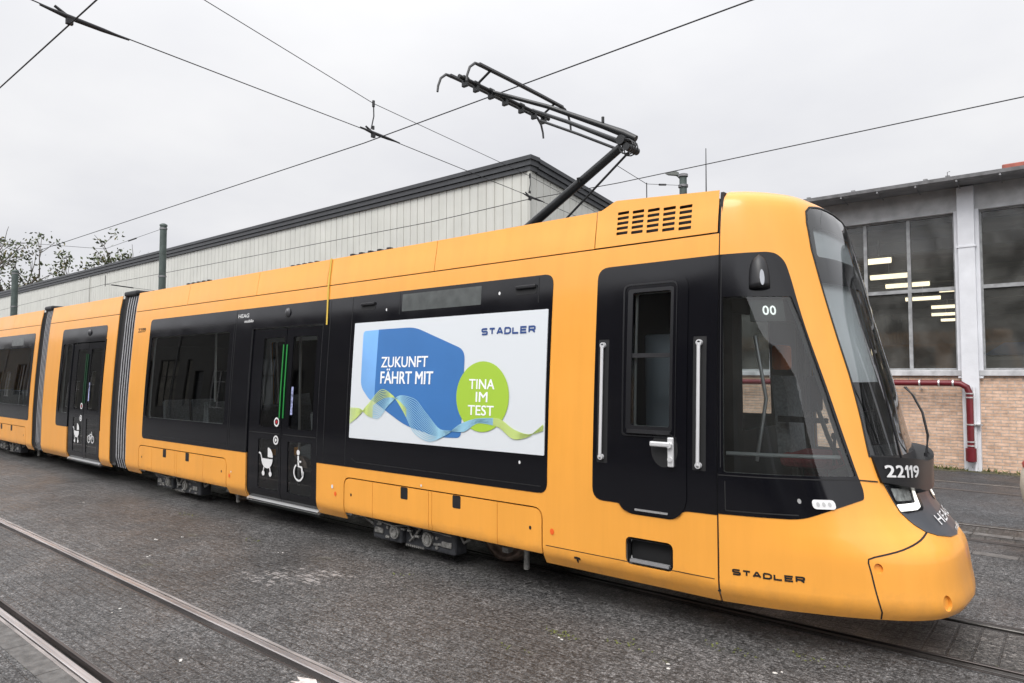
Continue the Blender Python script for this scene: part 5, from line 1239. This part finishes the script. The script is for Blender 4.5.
# ------------------------------------------------------------------ trees
BARK = mat('bark', (.09, .075, .06), .9, noise=.3, nscale=8)
LEAF = mat('leaf_green', (.050, .066, .022), .7, noise=.35, nscale=.9); LEAF2 = mat('leaf_yellowing', (.12, .10, .03), .7, noise=.35, nscale=1.2)
def tree(x, y, h, lab, seed, dens_=1.35, spread=.32, leaf=.20, bare=.3, grp=None):
    r_ = random.Random(seed); t = empty('tree', (x, y, 0), lab, 'tree', grp); tr = MB(); cr = MB()
    def leafc(p, n_, R_):
        for _ in range(n_):
            q = p + Vector((r_.gauss(0, R_), r_.gauss(0, R_), r_.gauss(0, R_ * .7))); a = Vector((r_.uniform(-1, 1), r_.uniform(-1, 1), r_.uniform(-1, 1))).normalized(); b = a.orthogonal().normalized(); s_ = leaf * r_.uniform(.5, 1.2); cr.cur = 0 if r_.random() < .86 else 1
            cr.add([q - a * s_, q + b * s_ * .5, q + a * s_, q - b * s_ * .5], [(0, 1, 2, 3)])
    def grow(p, d, l, r, lev):
        pts = [p]; q = p.copy(); dd = d.copy(); k = 4
        for i in range(k): dd = (dd + Vector((r_.gauss(0, .12), r_.gauss(0, .12), r_.gauss(.03, .06)))).normalized(); q = q + dd * l / k; pts.append(q.copy())
        tr.tube(pts, [r * (1 - .45 * i / k) for i in range(k + 1)], 7 if lev < 2 else 5, cap=False)
        if lev >= 4:
            if r_.random() > bare: leafc(q, int(16 * dens_), leaf * 1.9)
            return
        for _ in range(r_.choice((3, 3, 4)) if lev else 5):
            i = r_.randint(2, k); ax = Vector((r_.gauss(0, 1), r_.gauss(0, 1), r_.gauss(.35, .5))).normalized()
            nd = (dd * .62 + ax * .75).normalized(); grow(pts[i], nd, l * r_.uniform(.62, .82), r * .52, lev + 1)
        if lev >= 2 and r_.random() > bare: leafc(pts[2], int(9 * dens_), leaf * 1.7)
    grow(Vector((0, 0, 0)), Vector((0, 0, 1)), h * spread, h * .022, 0)
    tr.build('trunk', BARK, t, fixn=False); cr.build('crown', LEAF, t, mats=[LEAF, LEAF2], fixn=False); return t
tree(-107, 30, 30.5, 'tallest tree behind the hall roof, thin leaved with an upright leader', 11, leaf=.26, bare=.35, grp='trees behind the clad hall')
tree(-131, 31, 26, 'leafy tree behind the hall roof at the very left edge of the picture', 5, leaf=.27, bare=.2, grp='trees behind the clad hall')
tree(-89, 32, 23.5, 'small sparse tree behind the hall roof, rightmost of the three', 23, leaf=.24, bare=.45, grp='trees behind the clad hall')
tree(-152, 46, 27, 'dense tree farther back between the two left trees', 31, leaf=.32, bare=.1, grp='trees behind the clad hall')
tree(-3.2, -11.0, 17, 'half bare yard tree behind the photographer, mirrored in the cab window', 41, leaf=.10, bare=.6, grp='trees opposite the tram', dens_=.6)
tree(.8, -11.5, 15, 'half bare yard tree behind the photographer, right of its neighbour', 43, leaf=.10, bare=.6, grp='trees opposite the tram', dens_=.6)

# ------------------------------------------------------------------ weeds, litter, drum
m = MB(); rv = random.Random(4); top = []; x = -9.7
while x < 20: top.append((x, 16.72 - .16 * rv.random() - .12 * math.sin(x * 1.9) ** 2)); x += .12
m.prism([(-9.7, 16.99)] + top + [(20, 16.99)], .001, .006, 'z'); tag(m.build('verge', mat('mossy_earth', (.075, .070, .042), .95, noise=.55, nscale=22, bump=.6, bscale=50)), kind='structure')
m = MB(); rw = random.Random(9)
for _ in range(5200):
    x = rw.uniform(-13, 12); c_ = .5 + .5 * math.sin(x * 1.7) + .3 * math.sin(x * 5.1); 
    if rw.random() > .35 + .4 * c_: continue
    y = 17.0 - abs(rw.gauss(0, .10)) - .02; h_ = rw.uniform(.02, .11); a = rw.uniform(0, 2 * pi); dx, dy = cos(a) * .018, sin(a) * .018; lx, ly = rw.gauss(0, .05), rw.gauss(-.02, .04)
    m.cur = 0 if rw.random() < .7 else 1
    m.add([(x - dx, y - dy, 0), (x + dx, y + dy, 0), (x + lx, y + ly, h_)], [(0, 1, 2)])
tag(m.build('weeds', LEAF, mats=[mat('weed_green', (.10, .13, .035), .8), mat('weed_dry', (.22, .18, .08), .8)], fixn=False), 'weeds growing along the foot of the brick wall', 'weeds', kind='stuff')
m = MB()
for cx4, cy4, n_ in ((-3.1, 4.35, 40), (-2.6, 4.5, 25), (-3.3, 3.9, 14), (-9.8, 4.6, 26), (-7.6, 4.4, 16), (-2.0, 4.9, 30), (-1.5, 5.1, 24), (-5.2, 4.6, 12)):
    for _ in range(n_):
        x, y = rw.gauss(cx4, .10), rw.gauss(cy4, .035); s_ = rw.uniform(.006, .014); a = rw.uniform(0, 6.28)
        m.add([(x + s_ * cos(a), y + s_ * sin(a), .003), (x + s_ * cos(a + 2.1), y + s_ * sin(a + 2.1), .003), (x + s_ * cos(a + 4.2), y + s_ * sin(a + 4.2), rw.uniform(.005, .016))], [(0, 1, 2)])
tag(m.build('moss', mat('moss_green', (.11, .125, .03), .9), fixn=False), 'small tufts of moss between the paving blocks', 'moss', kind='stuff')
lit = [(-8.6, 3.7), (-8.5, 3.95), (-7.9, 3.3), (-6.9, 4.3), (-3.05, 4.28), (-2.2, 4.35), (-4.9, 2.3), (-6.3, 2.4), (-11.9, 4.0), (-1.6, 4.7)]
m = MB()
for x, y in lit:
    for _ in range(2):
        X_, Y_ = rw.gauss(x, .02), rw.gauss(y, .02); s_ = rw.uniform(.008, .02); a = rw.uniform(0, 6.28); n_ = 5
        ps = [(X_ + s_ * rw.uniform(.6, 1.2) * cos(a + 2 * pi * k / n_), Y_ + s_ * rw.uniform(.5, 1) * sin(a + 2 * pi * k / n_)) for k in range(n_)]; m.prism(ps, .002, .006, 'z')
tag(m.build('litter', mat('pale_litter', (.6, .58, .55), .8)), 'scattered pale crumbs and dry leaves on the paving', 'litter', kind='stuff')
dr = empty('waste_drum', (-.145, 9.3, 0), 'cream bulging drum with red lid and blue foot at the right edge', 'drum')
m = MB(); m.lathe((0, 0, 0), [(.0, .50), (.28, .50), (.345, .60), (.375, .78), (.36, .94), (.33, 1.0)], 28); m.build('body', mat('cream_plastic', (.62, .56, .46), .45), dr)
m = MB(); m.lathe((0, 0, 0), [(.345, .99), (.35, 1.03), (.31, 1.09), (.1, 1.12), (0, 1.12)], 28); m.build('lid', mat('lid_red', (.40, .04, .03), .4), dr)
m = MB(); m.lathe((0, 0, 0), [(0, .03), (.30, .03), (.345, .10), (.34, .24), (.28, .32), (.1, .36), (.08, .52), (0, .52)], 28); m.build('foot', mat('foot_blue', (.02, .05, .28), .4), dr)
